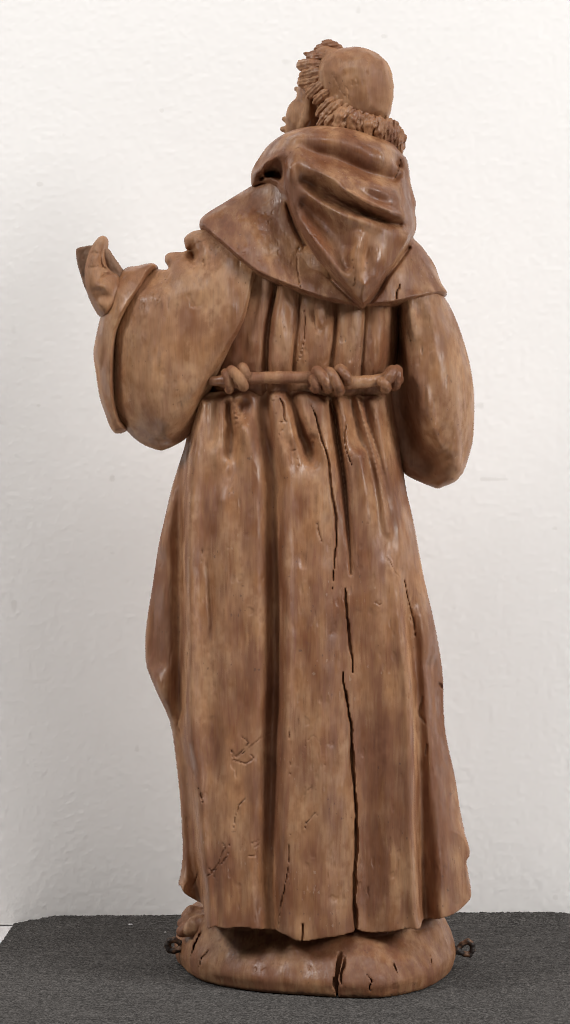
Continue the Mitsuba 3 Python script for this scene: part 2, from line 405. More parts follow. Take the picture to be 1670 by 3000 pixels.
# ------------------------------------------------------------------ base
BT = 0.058
def base_mesh():
    # plan outline (mm): contact line with the felt
    fr = [(537, -39), (555, -7), (589, 30), (659, 58), (764, 82), (868, 93), (980, 106), (1078, 112), (1147, 104), (1217, 82), (1273, 47), (1315, -2), (1324, -40)]
    P = [((px - CX) * SC * (D - t / 1000) / D * 1000, t) for px, t in fr]
    P += [(175, -75), (150, -105), (60, -125), (-30, -128), (-95, -112), (-118, -75)]
    P = round_poly([(a, b, 1) for a, b in P], 2)[:, :2]
    h = 1.2
    xs, ts = np.arange(-130, 196, h), np.arange(-140, 124, h)
    X, Tt = np.meshgrid(xs, ts, indexing='ij')
    d, _ = poly_dist(P, np.ones(len(P)), X, Tt)
    zs = np.arange(-4, 84, h)
    Z = zs[None, None, :]
    d3 = d[:, :, None] + 0 * Z
    # side profile: undercut at the foot, bulging at a third, leaning in above
    P3 = np.stack(np.broadcast_arrays(X[:, :, None], Tt[:, :, None], Z + 0 * d3), -1)
    wob = 3.5 * (meshkit.fbm(P3 / np.array([45., 45., 30.]), 2, 9) - 0.5) + 1.4 * (meshkit.noise(P3 / np.array([14., 14., 8.]), 3) - 0.5)
    top = 63.0 + 0.05 * X[:, :, None] * 0 + 5 * np.exp(-((X[:, :, None] + 75) / 35) ** 2) + 4 * np.exp(-((X[:, :, None] - 150) / 40) ** 2)
    inset = 0.0 - 6.0 * np.sin(np.pi / 2 * np.clip(Z / 24, 0, 1)) + 34 * np.clip((Z - 12) / 44, 0, 1) ** 1.6 * np.clip((Tt[:, :, None] + 20) / 80, 0.35, 1)
    q1 = -(d3 - inset + wob)
    q2 = Z - top - 0.6 * wob
    r = 16.0
    a, b = np.maximum(q1 + r, 0), np.maximum(q2 + r, 0)
    F = np.minimum(np.maximum(q1 + r, q2 + r), 0) + np.sqrt(a * a + b * b) - r
    a, b = np.maximum(q1 + 5, 0), np.maximum(-Z + 0.2 + 5, 0)
    F2 = np.minimum(np.maximum(q1 + 5, -Z + 5.2), 0) + np.sqrt(a * a + b * b) - 5
    F = np.maximum(F, F2)
    # cracks cut from the viewer's side
    def crack(pts, wd, dp):
        pts = np.array(pts, float)
        t0 = 95.0
        px, pz = W(pts[:, 0], pts[:, 1], t0)
        Xg, Zg = np.meshgrid(xs, zs, indexing='ij')
        nn = (meshkit.noise(np.stack([Xg / 5, Zg / 5, Xg * 0], -1), 8) - 0.5) * 2.2
        dist, par = seg_dist(np.stack([px, pz], 1) * 1000, Xg + nn, Zg)
        w2 = wd * 0.5 * (0.4 + 0.6 * np.sin(np.pi * np.clip(par, 0.03, 0.97)))
        return np.maximum((dist - w2)[:, None, :], d3 - dp)
    G = lambda pts: zm(450, 2600, 1.434, pts)
    for pts, wd, dp in [(G([(800, 200), (790, 260), (775, 320), (765, 380), (770, 430), (775, 470)]), 5.0, 16), (G([(752, 370), (756, 400), (770, 430)]), 3.0, 8),
                        (G([(806, 220), (802, 300), (790, 350), (785, 400)]), 3.2, 12), (G([(240, 185), (180, 260), (140, 360)]), 1.6, 6), (G([(215, 205), (165, 290), (150, 330)]), 1.3, 5),
                        (G([(225, 310), (190, 350), (185, 390)]), 1.4, 5), (G([(330, 265), (265, 290)]), 1.4, 5), (G([(545, 290), (500, 335)]), 1.2, 4), (G([(570, 300), (525, 335)]), 1.0, 4),
                        (G([(985, 285), (1010, 325), (1028, 360)]), 1.6, 6), (G([(1150, 250), (1175, 300), (1180, 360)]), 1.2, 4), (G([(675, 310), (655, 345)]), 1.0, 4), (G([(870, 215), (880, 245)]), 1.5, 5),
                        (G([(890, 350), (915, 380), (905, 410), (918, 430)]), 1.4, 3)]:
        F = np.maximum(F, -crack(pts, wd, dp))
    V, f = nets(F, (xs[0], ts[0], zs[0]), (h, h, h))
    V = smooth_mesh(V, f, 2)
    return trimesh.Trimesh(np.stack([V[:, 0], -V[:, 1], V[:, 2]], 1) / 1000, f, process=False)
part('base', base_mesh())

def foot_mesh():
    Zm = lambda u, v: (450 + u / 7.17, 2640 + v / 7.17)
    ch = []
    for a, b, c, r0, r1 in [((1000, 300), (800, 260), (690, 300), 9, 5.5), ((1000, 380), (760, 400), (600, 470), 9, 5.5), ((1000, 470), (800, 560), (600, 640), 10, 6.5), ((1020, 480), (880, 520), (780, 600), 10, 7.5)]:
        t = {300: -32, 380: -22, 470: -12, 480: -2}[a[1]]
        ch.append([(*Zm(*a), t, r0), (*Zm(*b), t, (r0 + r1) / 2 + 1), (*Zm(*c), t, r1)])
    return chain_mesh(ch, k=3.5, h=1.0, rough=0.7, seed=2)
part('foot', foot_mesh())

def ring_bolt(pts, t, r):
    ch = [[(x, y, t, q) for x, y, q in pts]]
    return chain_mesh(ch, k=0.5, h=0.8, rough=0.35, seed=4)
Zr = lambda u, v, r: (1250 + u / 7.17, 2650 + v / 7.17, r)
part('ring_bolt', ring_bolt([Zr(480, 960, 3.4), Zr(640, 950, 3.4), Zr(740, 840, 2.9), Zr(860, 770, 2.9), Zr(950, 830, 2.6), Zr(970, 950, 2.6), Zr(900, 1060, 2.7), Zr(800, 1040, 2.8), Zr(680, 990, 2.8), Zr(560, 990, 2.8)], -38, 0), 'iron')
Zr = lambda u, v, r: (450 + u / 7.17, 2640 + v / 7.17, r)
part('ring_bolt', ring_bolt([Zr(660, 960, 3.4), Zr(560, 880, 2.6), Zr(440, 810, 2.7), Zr(330, 840, 3.0), Zr(285, 930, 3.0), Zr(330, 1020, 3.1), Zr(430, 1040, 3.2), Zr(540, 1010, 3.2), Zr(650, 980, 3.2)], -30, 0), 'iron')
labels[ST + '__ring_bolt'] = {'label': 'rusty brown iron ring bolt on the right of the base'}
labels[ST + '__ring_bolt_001'] = {'label': 'blackened iron ring bolt on the left of the base'}

# ------------------------------------------------------------------ robe skirt
def skirt_mesh():
    left = [(575, 1130), (552, 1240), (546, 1290), (536, 1326), (512, 1400), (499, 1446), (483, 1520), (466, 1591), (455, 1660), (446, 1724), (430, 1817), (424, 1890), (428, 1950), (442, 1985), (466, 2040), (484, 2075), (502, 2124), (513, 2198), (524, 2293), (530, 2360), (533, 2420), (537, 2498), (531, 2556), (522, 2590)]
    hem_l = [(527, 2602), (540, 2618), (570, 2645), (596, 2668), (600, 2706), (616, 2718), (655, 2728), (700, 2722), (760, 2728), (800, 2733), (812, 2731), (832, 2742), (860, 2757), (883, 2766), (930, 2759), (985, 2748), (1033, 2741), (1050, 2728), (1060, 2736), (1100, 2740), (1150, 2737), (1190, 2728), (1232, 2717), (1243, 2709), (1290, 2695), (1340, 2680), (1375, 2659)]
    right = [(1393, 2646), (1388, 2610), (1381, 2570), (1375, 2540), (1390, 2524), (1382, 2490), (1368, 2450), (1350, 2392), (1334, 2278), (1315, 2198), (1302, 2130), (1299, 2060), (1299, 1985), (1288, 1909), (1271, 1817), (1248, 1724), (1229, 1631), (1218, 1565), (1205, 1499), (1188, 1432), (1172, 1300), (1160, 1210), (1150, 1120)]
    o = [(x, y, 15 if y < 1900 else 13) for x, y in left] + [(x, y, 1.6) for x, y in hem_l] + [(x, y, 24 if y < 2420 else 4) for x, y in right]
    def vline(xs, ys, ts):
        return list(zip(xs, ys, ts))
    ys = [1140, 1240, 1340, 1466, 1618, 1803, 1962, 2100, 2168, 2264, 2366, 2476, 2564, 2659, 2740]
    # sharp left edge of the main panel: x along it
    bx = [575, 564, 552, 544, 540, 541, 542, 543, 546, 563, 572, 579, 592, 599, 600]
    L = []
    L.append(vline([x + 4 for x in bx], ys, [44, 48, 52, 54, 56, 56, 57, 58, 58, 60, 61, 62, 63, 64, 64]))
    L.append(vline([x - 4 for x in bx], ys, [30, 31, 32, 33, 33, 33, 33, 33, 33, 33, 33, 33, 33, 33, 33]))
    L.append(vline([x - 40 for x in bx[2:]], ys[2:], [26, 27, 27, 27, 27, 26, 25, 24, 24, 24, 24, 24, 24]))
    L.append(vline([470, 465, 470], [1640, 1800, 1940], [16, 17, 18]))
    L.append(vline([x + 36 for x in bx], ys, [52, 58, 63, 66, 68, 70, 71, 72, 73, 75, 77, 78, 80, 81, 82]))
    gy = [1137, 1204, 1288, 1355, 1417, 1466, 1565, 1697, 1830, 1962, 2062, 2146, 2256, 2366, 2476, 2586, 2696, 2732]
    gx = [784, 790, 801, 813, 820, 816, 818, 821, 822, 822, 821, 815, 813, 810, 806, 803, 810, 812]
    L.append(vline([x - 6 for x in gx], gy, [57, 60, 63, 66, 67, 68, 69, 70, 71, 71, 71, 72, 73, 75, 77, 79, 80, 80]))
    L.append(vline([x + 4 for x in gx], gy, [65, 70, 75, 78, 79, 79, 82, 85, 86, 86, 86, 86, 86, 87, 88, 88, 88, 88]))
    L.append(vline([x - 45 for x in gx], gy, [59, 64, 68, 71, 73, 74, 76, 78, 79, 79, 79, 80, 81, 83, 85, 86, 87, 87]))
    L.append(vline([x - 100 for x in gx], gy, [60, 66, 71, 74, 76, 77, 79, 81, 82, 83, 83, 84, 85, 86, 87, 87, 88, 88]))
    L.append(vline([x - 160 for x in gx[5:]], gy[5:], [75, 77, 79, 80, 80, 81, 81, 82, 83, 84, 84, 85, 85]))
    L.append(vline([x + 38 for x in gx], gy, [71, 77, 83, 86, 87, 88, 91, 94, 95, 96, 96, 97, 97, 98, 99, 100, 100, 100]))
    # left gathers under the belt
    L.append(vline([673, 674, 673, 676], [1187, 1271, 1325, 1365], [50, 53, 58, 66]))
    L.append(vline([654, 653, 655], [1187, 1271, 1350], [58, 63, 67]))
    L.append(vline([625, 622], [1187, 1290], [52, 56]))
    L.append(vline([692, 696, 700], [1187, 1271, 1350], [58, 65, 71]))
    # gathers of the middle
    L.append(zm(600, 1020, 2.39, [(500, 330, 72), (530, 480, 78), (570, 640, 82), (610, 800, 84)]))
    L.append(zm(600, 1020, 2.39, [(560, 330, 70), (610, 480, 74), (650, 640, 76), (700, 860, 82)]))
    L.append(zm(600, 1020, 2.39, [(600, 330, 61), (635, 480, 61), (668, 620, 60), (715, 735, 62), (745, 790, 72)]))
    L.append(zm(600, 1020, 2.39, [(650, 330, 68), (690, 480, 74), (730, 600, 75), (755, 660, 70), (772, 640, 74)]))
    L.append(zm(600, 1020, 2.39, [(705, 330, 71), (755, 480, 77), (795, 620, 80), (820, 760, 84)]))
    L.append([(960, 1180, 68), (975, 1300, 74), (990, 1420, 80), (1002, 1560, 84), (1003, 1700, 88)])
    hx = [(970, 1175), (981, 1221), (989, 1288), (997, 1338), (1008, 1417), (1014, 1499), (1022, 1600), (1026, 1680)]
    L.append([(x - 6, y, t) for (x, y), t in zip(hx, [58, 60, 64, 68, 72, 78, 84, 88])])
    L.append([(x + 3, y, t) for (x, y), t in zip(hx, [55, 56, 57, 59, 64, 72, 81, 87])])
    L.append([(x + 12, y, t) for (x, y), t in zip(hx, [68, 71, 74, 76, 78, 81, 85, 88])])
    L.append([(x + 32, y, t) for (x, y), t in zip(hx, [73, 77, 81, 84, 85, 86, 88, 90])])
    # middle panel lower, up to the big crack
    L.append([(920, 1500, 89), (930, 1700, 95), (935, 1900, 98), (935, 2100, 99), (930, 2300, 101), (925, 2500, 102), (920, 2740, 103)])
    L.append([(985, 1850, 91), (990, 2050, 92), (1005, 2200, 92), (1015, 2400, 93), (1015, 2560, 93), (1010, 2730, 93)])
    L.append([(1048, 1850, 87), (1050, 2050, 83), (1060, 2200, 80), (1066, 2400, 78), (1070, 2560, 78), (1072, 2730, 78)])
    # right folds
    L.append([(1060, 1330, 84), (1078, 1450, 87), (1090, 1600, 89), (1105, 1750, 90), (1120, 1900, 89), (1130, 2050, 88), (1130, 2300, 88), (1135, 2500, 89), (1140, 2720, 90)])
    L.append(zm(600, 1020, 2.39, [(1022, 330, 60), (1060, 440, 63), (1110, 600, 66), (1160, 780, 70), (1200, 950, 74)]) + [(1115, 1532, 78), (1132, 1611, 81)])
    L.append(zm(600, 1020, 2.39, [(1058, 330, 66), (1098, 440, 70), (1150, 620, 73), (1200, 800, 75), (1235, 950, 77)]) + [(1140, 1560, 79)])
    L.append(zm(600, 1020, 2.39, [(1095, 330, 58), (1135, 520, 61), (1195, 700, 64), (1255, 950, 68)]) + [(1140, 1499, 71), (1153, 1585, 73), (1164, 1640, 78)])
    L.append([(1080, 1170, 64), (1105, 1290, 66), (1135, 1400, 67), (1158, 1500, 68), (1180, 1600, 68)])
    L.append([(1120, 1170, 56), (1145, 1290, 55), (1165, 1400, 54), (1185, 1500, 53), (1205, 1600, 52), (1225, 1750, 50)])
    iy = [1671, 1740, 1803, 1896, 2000, 2146, 2293, 2439, 2586, 2659, 2718]
    ix = [1170, 1176, 1182, 1194, 1207, 1213, 1216, 1217, 1224, 1227, 1234]
    L.append(vline([x - 4 for x in ix], iy, [80, 81, 82, 82, 83, 84, 85, 86, 87, 88, 88]))
    L.append(vline([x - 30 for x in ix], iy, [85, 87, 89, 91, 92, 94, 95, 96, 97, 97, 97]))
    L.append(vline([x + 5 for x in ix], iy, [72, 68, 63, 59, 56, 54, 54, 54, 54, 54, 54]))
    L.append(vline([x + 45 for x in ix[2:]], iy[2:], [52, 50, 48, 48, 49, 50, 51, 51, 51]))
    L.append([(1255, 1950, 40), (1265, 2100, 40), (1280, 2250, 41), (1300, 2400, 42), (1320, 2550, 43), (1330, 2650, 43)])
    c1 = zm(600, 1020, 2.39, [(735, 370), (780, 480), (805, 590), (850, 725), (870, 830), (880, 950)]) + [(971, 1440), (983, 1519), (986, 1578), (980, 1644), (974, 1731)]
    c2 = [(1009, 1700), (1016, 1790), (1023, 1863), (1033, 1940), (1034, 1972)]
    c3 = [(1004, 1960), (1009, 2015), (1022, 2080), (1031, 2146), (1031, 2242), (1040, 2307), (1044, 2410), (1044, 2498), (1038, 2571), (1038, 2659), (1046, 2760)]
    D1 = lambda pts: zm(400, 2000, 1.3657, pts)
    C1 = lambda pts: zm(400, 1300, 1.5095, pts)
    B1 = lambda pts: zm(600, 1020, 2.39, pts)
    marks = [('crack', c1, 2.6, 7, 84), ('crack', c2, 2.9, 8, 92), ('crack', c3 + [(1050, 3050)], 4.6, 13, 92), ('crack', D1([(610, 150), (612, 300), (618, 420)]), 1.1, 4, 94),
             ('crack', D1([(615, 600), (605, 750), (580, 880), (565, 1000)]), 1.9, 6, 92), ('open', D1([(665, 965), (660, 1050)]), 2.2, 8, 100),
             ('crack', D1([(408, 205), (450, 240), (400, 300), (380, 270)]), 1.6, 4, 84), ('crack', D1([(380, 270), (390, 310), (435, 325), (470, 300), (455, 285)]), 1.5, 4, 84), ('crack', D1([(560, 200), (490, 225), (440, 270), (405, 300)]), 1.7, 4, 84),
             ('crack', D1([(440, 455), (410, 490), (395, 540), (388, 590)]), 1.7, 4, 84), ('crack', D1([(340, 625), (352, 660), (325, 730), (275, 790)]), 1.5, 4, 82), ('crack', D1([(370, 640), (365, 690), (320, 745), (300, 770)]), 1.4, 4, 82),
             ('crack', D1([(275, 725), (300, 760), (330, 800)]), 1.4, 3, 82), ('crack', D1([(495, 628), (460, 640)]), 1.2, 3, 84), ('crack', D1([(498, 640), (465, 665)]), 1.2, 3, 84), ('crack', D1([(480, 690), (450, 690)]), 1.2, 3, 84), ('crack', D1([(425, 640), (410, 680)]), 1.2, 3, 84),
             ('crack', D1([(220, 340), (245, 410), (270, 480)]), 2.2, 5, 66), ('crack', D1([(252, 740), (235, 800), (208, 860)]), 1.8, 5, 25), ('crack', D1([(190, 80), (160, 170), (200, 260)]), 1.2, 3, 25),
             ('crack', D1([(668, 620), (680, 560), (715, 520), (735, 545)]), 1.3, 3, 98), ('crack', D1([(640, 350), (680, 240), (705, 210), (735, 240), (755, 330)]), 1.1, 2, 98), ('crack', D1([(660, 460), (700, 420), (720, 430)]), 1.0, 2, 98),
             ('crack', C1([(120, 520), (100, 545), (125, 545)]), 1.8, 4, 20), ('crack', C1([(215, 495), (240, 500)]), 2.0, 4, 55), ('crack', C1([(290, 460), (285, 560)]), 1.3, 3, 70), ('crack', C1([(405, 440), (410, 500)]), 1.5, 3, 78),
             ('crack', C1([(800, 350), (805, 380), (820, 440)]), 2.0, 4, 90), ('crack', C1([(1020, 320), (1035, 345), (1020, 355)]), 1.6, 3, 86), ('crack', C1([(1180, 590), (1195, 660), (1225, 770), (1240, 860)]), 2.4, 5, 60), ('crack', C1([(1200, 680), (1215, 800)]), 1.8, 4, 60),
             ('crack', C1([(1050, 700), (1075, 712), (1090, 700)]), 1.6, 3, 88), ('crack', C1([(1110, 500), (1145, 570), (1165, 590)]), 2.0, 4, 82), ('crack', C1([(1340, 1060), (1360, 1090)]), 3.0, 6, 10), ('crack', C1([(610, 800), (630, 1100)]), 1.0, 2, 70),
             ('crack', D1([(1165, 250), (1160, 300)]), 3.0, 3, 60), ('crack', D1([(1150, 60), (1135, 130), (1160, 170)]), 4.0, 3, 60), ('crack', D1([(1090, 20), (1085, 60)]), 2.2, 3, 82), ('crack', D1([(925, 820), (930, 880)]), 1.4, 3, 90),
             ('crack', B1([(470, 370), (520, 375)]), 1.4, 3, 72), ('crack', B1([(525, 340), (555, 420), (560, 500), (575, 520)]), 2.4, 5, 74), ('crack', B1([(530, 520), (570, 510)]), 1.6, 4, 76), ('crack', B1([(575, 545), (530, 590), (512, 640)]), 1.4, 4, 76), ('crack', B1([(480, 465), (510, 455)]), 1.2, 3, 74), ('crack', B1([(455, 345), (520, 338)]), 1.4, 3, 72),
             ('crack', B1([(610, 720), (635, 715)]), 1.6, 4, 80), ('crack', B1([(650, 770), (660, 830)]), 1.2, 3, 80), ('crack', B1([(985, 490), (980, 600), (990, 700), (1010, 780), (1035, 840)]), 2.4, 5, 78), ('crack', B1([(1005, 590), (985, 640), (975, 700)]), 1.4, 3, 78),
             ('crack', B1([(760, 650), (765, 700)]), 3.0, 4, 74), ('crack', B1([(1195, 505), (1215, 503)]), 1.2, 3, 64), ('crack', B1([(1195, 745), (1200, 790)]), 2.0, 4, 66),
             ('even', list(zip([x - 4 for x in gx], gy)), 2.2, 3.0, 72), ('even', [(x, y) for x, y in hx], 2.2, 3.5, 62), ('dent', [(x + 4, y) for x, y in zip(ix, iy)], 2.4, 3.5, 72),
             ('dent', C1([(312, 480), (325, 640), (335, 800), (318, 920)]), 6.0, 5.5, 75), ('dent', C1([(345, 120), (350, 300)]), 7, 2.0, 74), ('dent', C1([(400, 60), (410, 100), (405, 130)]), 3, -1.5, 72), ('dent', C1([(730, 480), (740, 560)]), 6, 2.5, 90),
             ('dent', D1([(540, 20), (540, 180)]), 9, 3, 75), ('dent', D1([(470, 270), (540, 330), (545, 420)]), 8, 3.0, 78), ('dent', D1([(300, 130), (320, 420)]), 13, 2.5, 80), ('dent', D1([(830, 100), (790, 500), (800, 900)]), 9, 2.2, 92), ('dent', D1([(950, 150), (970, 900)]), 12, 3.0, 88),
             ('dent', C1([(1290, 520), (1300, 700)]), 7, 3, 40), ('dent', D1([(1200, 300), (1180, 600), (1200, 850)]), 10, 3, 60), ('dent', D1([(140, 250), (200, 560), (215, 800)]), 8, 4, 20)]
    return relief(o, L, -4, 92, res=1.1, step=14, smooth=0.4, marks=marks, chisel=0.9, seed=1, rf=70, grow=9.0)
part('robe_skirt', skirt_mesh())

# ------------------------------------------------------------------ upper robe
def torso_mesh():
    o = [(600, 1180), (600, 1000), (640, 860), (700, 760), (800, 700), (1000, 720), (1150, 800), (1172, 880), (1172, 960), (1163, 1050), (1152, 1100), (1145, 1180), (1000, 1210), (800, 1210)]
    ys = [780, 860, 930, 1000, 1060, 1110, 1160]
    def v(xs, ts):
        return list(zip(xs, ys, ts))
    off = [0, 0, 1.5, 2, 0, -6, -6]
    L = []
    def fold(xs, t, s=0):
        L.append([(x, y, t + a) for x, y, a in zip(xs, ys, off)])
    fold([690, 668, 655, 645, 640, 640, 640], 46)
    fold([728, 716, 705, 690, 684, 684, 684], 57)
    fold([775, 765, 750, 738, 736, 736, 736], 62)
    fold([806, 797, 784, 774, 772, 774, 776], 60)
    fold([814, 804, 789, 781, 780, 781, 781], 55)
    fold([822, 812, 798, 790, 788, 788, 788], 64)
    fold([855, 842, 833, 826, 824, 824, 824], 70)
    fold([874, 870, 866, 858, 853, 851, 850], 66)
    fold([880, 876, 872, 864, 858, 856, 856], 63)
    fold([892, 888, 884, 876, 870, 866, 866], 65)
    fold([930, 928, 924, 916, 908, 906, 906], 70)
    fold([972, 970, 972, 968, 958, 956, 956], 68)
    fold([984, 983, 984, 979, 970, 966, 964], 64)
    fold([995, 994, 995, 990, 980, 976, 974], 68)
    fold([1025, 1026, 1026, 1022, 1016, 1012, 1010], 72)
    fold([1058, 1059, 1061, 1056, 1051, 1050, 1050], 68)
    fold([1067, 1068, 1070, 1065, 1060, 1058, 1058], 65)
    fold([1078, 1080, 1082, 1078, 1072, 1070, 1070], 67)
    fold([1115, 1118, 1120, 1116, 1108, 1104, 1104], 66)
    fold([1150, 1152, 1152, 1148, 1138, 1132, 1130], 54)
    A = lambda pts: zm(550, 500, 1.593, pts)
    gr = [[(814, 780), (804, 860), (789, 930), (781, 1000), (780, 1120)], [(880, 780), (876, 860), (872, 930), (864, 1000), (858, 1110)], [(984, 780), (983, 860), (984, 930), (979, 1000), (966, 1100)], [(1067, 780), (1068, 860), (1070, 930), (1065, 1000), (1058, 1110)]]
    marks = [('even', q, w, 3.0, 60) for q, w in zip(gr, (4.5, 2.2, 3.2, 2.4))] + [('crack', A([(545, 600), (548, 700), (545, 780), (530, 860), (510, 900)]), 1.8, 5, 68), ('dent', A([(590, 640), (592, 700), (610, 750)]), 4.5, 5, 68), ('dent', A([(635, 640), (640, 700), (625, 745)]), 4, -2.5, 68), ('dent', A([(762, 900), (770, 850), (782, 830)]), 5, 3.5, 70),
             ('dent', A([(925, 640), (930, 730)]), 3.5, 3.5, 66), ('dent', A([(905, 650), (912, 700)]), 3.0, 2.5, 66), ('dent', A([(470, 590), (500, 640)]), 4, 2, 68), ('crack', A([(515, 640), (510, 760), (495, 850)]), 1.0, 3, 66), ('dent', A([(440, 680), (450, 850)]), 6, -2, 70)]
    return relief(o, L, 0, 70, res=1.1, step=12, smooth=0.2, marks=marks, chisel=0.7, seed=2, R=22)
part('upper_robe', torso_mesh())

# ------------------------------------------------------------------ left sleeve with its turned cuff
Z4 = lambda pts: zm(250, 640, 2.39, pts)
def sleeve_left():
    o = Z4([(800, 62, 6), (745, 84, 9), (700, 115, 9), (688, 140, 9), (694, 180, 8), (703, 212, 6), (740, 206, 4), (700, 222, 5), (600, 228, 8), (562, 243, 8), (549, 275, 8), (560, 305, 7), (577, 322, 6), (572, 345, 5), (520, 342, 6), (465, 346, 8), (370, 420, 8), (290, 540, 10), (215, 680, 12),
             (165, 790, 14), (145, 900, 14), (143, 1060, 14), (150, 1250, 14), (190, 1380, 14), (280, 1473, 15), (330, 1530, 16), (400, 1582, 15), (480, 1615, 12), (520, 1624, 10), (540, 1624, 10), (600, 1602, 12), (680, 1560, 13), (730, 1512, 12), (790, 1402, 11), (830, 1302, 10),
             (880, 1192, 9), (920, 1112, 8), (980, 1002, 7), (1040, 872, 6), (1090, 782, 5), (1130, 682, 4.5), (1160, 562, 4.5), (1188, 430, 5), (1250, 330, 8), (1150, 200, 8), (950, 60, 8)])
    L = [Z4(p) for p in [
        [(390, 560, 60), (385, 700, 64), (385, 850, 66), (395, 1000, 66), (395, 1150, 64), (380, 1300, 58)],
        [(300, 640, 52), (270, 800, 51), (262, 950, 50), (262, 1100, 49), (280, 1300, 44), (330, 1440, 40)],
        [(225, 900, 40), (225, 1100, 40)],
        [(480, 560, 67), (470, 700, 70), (470, 850, 71), (470, 1000, 72), (480, 1150, 72), (490, 1280, 69), (520, 1400, 66), (580, 1440, 65), (650, 1370, 67), (740, 1250, 71), (840, 1080, 73), (930, 920, 74)],
        [(600, 560, 71), (600, 750, 74), (600, 950, 75), (600, 1150, 74), (600, 1300, 71)],
        [(750, 500, 73), (750, 700, 76), (750, 900, 76), (750, 1080, 75)],
        [(900, 480, 75), (900, 650, 77), (880, 850, 76)],
        [(1030, 450, 73), (1020, 600, 77), (1000, 740, 76)],
        [(1120, 500, 73), (1090, 660, 74), (1040, 800, 74)],
        [(430, 1430, 52), (500, 1530, 47), (580, 1540, 47), (660, 1480, 50), (750, 1380, 55), (820, 1240, 62), (900, 1080, 66)],
        [(500, 1595, 30), (600, 1580, 32)],
        [(520, 460, 56), (590, 440, 60), (660, 410, 63), (720, 400, 65), (790, 420, 68), (880, 400, 72), (950, 330, 68), (1020, 260, 64)],
        [(480, 400, 40), (560, 370, 46), (640, 350, 52), (720, 340, 55), (800, 330, 58), (880, 270, 60), (950, 200, 55)],
        [(590, 275, 34), (650, 275, 38), (700, 260, 38)], [(640, 310, 46), (700, 300, 44), (730, 290, 38)],
        [(750, 235, 20), (760, 265, 18), (755, 290, 26)], [(790, 215, 44), (800, 270, 52)], [(740, 150, 36), (790, 150, 48), (840, 110, 42), (900, 140, 48)], [(1080, 330, 67), (1150, 420, 71)]]]
    marks = [('crack', Z4([(820, 285), (828, 320), (836, 355)]), 1.8, 4, 60), ('crack', Z4([(740, 195), (790, 165), (850, 150)]), 1.2, 3, 50), ('crack', Z4([(650, 340), (580, 380), (545, 470), (500, 610)]), 1.1, 2.5, 62), ('crack', Z4([(620, 380), (560, 510)]), 0.9, 2, 62), ('crack', Z4([(900, 160), (935, 205)]), 1.2, 3, 62),
             ('dent', Z4([(715, 1330), (735, 1280)]), 3, 1.2, 70), ('crack', Z4([(470, 455), (510, 465)]), 1.6, 2.5, 55), ('dent', Z4([(420, 900), (415, 1200), (460, 1400)]), 5, 1.8, 66)]
    return relief(o, L, 18, 75, res=1.1, step=12, smooth=0.5, marks=marks, chisel=0.8, seed=3, rf=35)
part('sleeve', sleeve_left(), 'plain_wood')
labels[ST + '__sleeve'] = {'label': 'wide raised left sleeve bagging below the forearm'}

def cuff():
    o = Z4([(480, 297, 5), (455, 298, 7), (400, 316, 9), (350, 330, 9), (310, 328, 9), (262, 350, 9), (222, 398, 9), (182, 458, 9), (150, 530, 9), (120, 620, 9), (97, 700, 9), (75, 800, 9), (60, 880, 9), (50, 940, 9), (60, 1010, 9), (75, 1100, 9), (85, 1190, 9), (100, 1270, 9), (135, 1370, 8), (162, 1450, 7), (185, 1490, 5), (205, 1502, 4), (250, 1494, 4), (287, 1470, 4), (262, 1440, 4),
            (232, 1400, 3), (212, 1330, 3), (196, 1250, 3), (190, 1100, 3), (192, 950, 3), (202, 850, 3), (222, 760, 3), (262, 670, 3), (325, 570, 3), (385, 480, 3), (425, 400, 3), (470, 350, 3), (494, 330, 3), (496, 318, 4)])
    L = [Z4(p) for p in [[(180, 1450, 36), (160, 1350, 40), (140, 1150, 44), (130, 950, 46), (150, 800, 49), (190, 660, 53), (250, 540, 56), (330, 440, 54), (420, 350, 46)],
                         [(250, 1460, 40), (215, 1380, 46), (185, 1250, 52), (178, 1100, 55), (180, 950, 57), (190, 850, 58), (210, 750, 60), (250, 650, 62), (310, 560, 62), (370, 470, 60), (410, 395, 52), (470, 330, 44)],
                         [(90, 1150, 32), (80, 950, 34), (100, 800, 38), (140, 660, 42), (200, 500, 44), (280, 380, 40)]]]
    marks = [('dent', Z4([(150, 870), (130, 1000), (95, 1080)]), 6, 3, 45), ('dent', Z4([(110, 1050), (130, 1250)]), 5, 2.5, 42), ('crack', Z4([(190, 480), (230, 470), (240, 490)]), 2.0, 2.5, 50), ('crack', Z4([(200, 420), (215, 400)]), 2.0, 2.5, 45)]
    return relief(o, L, 12, 60, res=1.0, step=10, smooth=0.5, marks=marks, chisel=0.9, seed=4, rf=25)
part('cuff', cuff(), 'plain_wood', parent=ST + '__sleeve')

# ------------------------------------------------------------------ hand and the block it holds
Z3 = lambda u, v, t, r: (200 + u / 3.585, 660 + v / 3.585, t, r)
def block():
    z3 = lambda pts: zm(200, 660, 3.585, pts)
    o = z3([(62, 245, 3), (90, 217, 3), (160, 205, 3), (240, 190, 3), (330, 195, 4), (400, 205, 5), (450, 290, 5), (520, 385, 5), (600, 510, 5), (560, 700, 5), (400, 830, 6), (320, 900, 6), (240, 800, 6), (190, 700, 4), (160, 640, 3), (140, 575, 3), (112, 485, 3), (80, 380, 3)])
    L = [z3(p) for p in [[(90, 260, 24), (120, 400, 22), (160, 560, 18)], [(200, 230, 30), (220, 420, 28)], [(390, 270, 36), (450, 380, 36), (530, 500, 34)], [(330, 600, 38), (330, 780, 34)]]]
    return relief(o, L, 8, 26, res=1.0, step=12, chisel=2.4, seed=6, rf=8)
part('held_block', block(), 'rough_wood')
labels[ST + '__held_block'] = {'label': 'rough broken block of wood in the raised hand'}
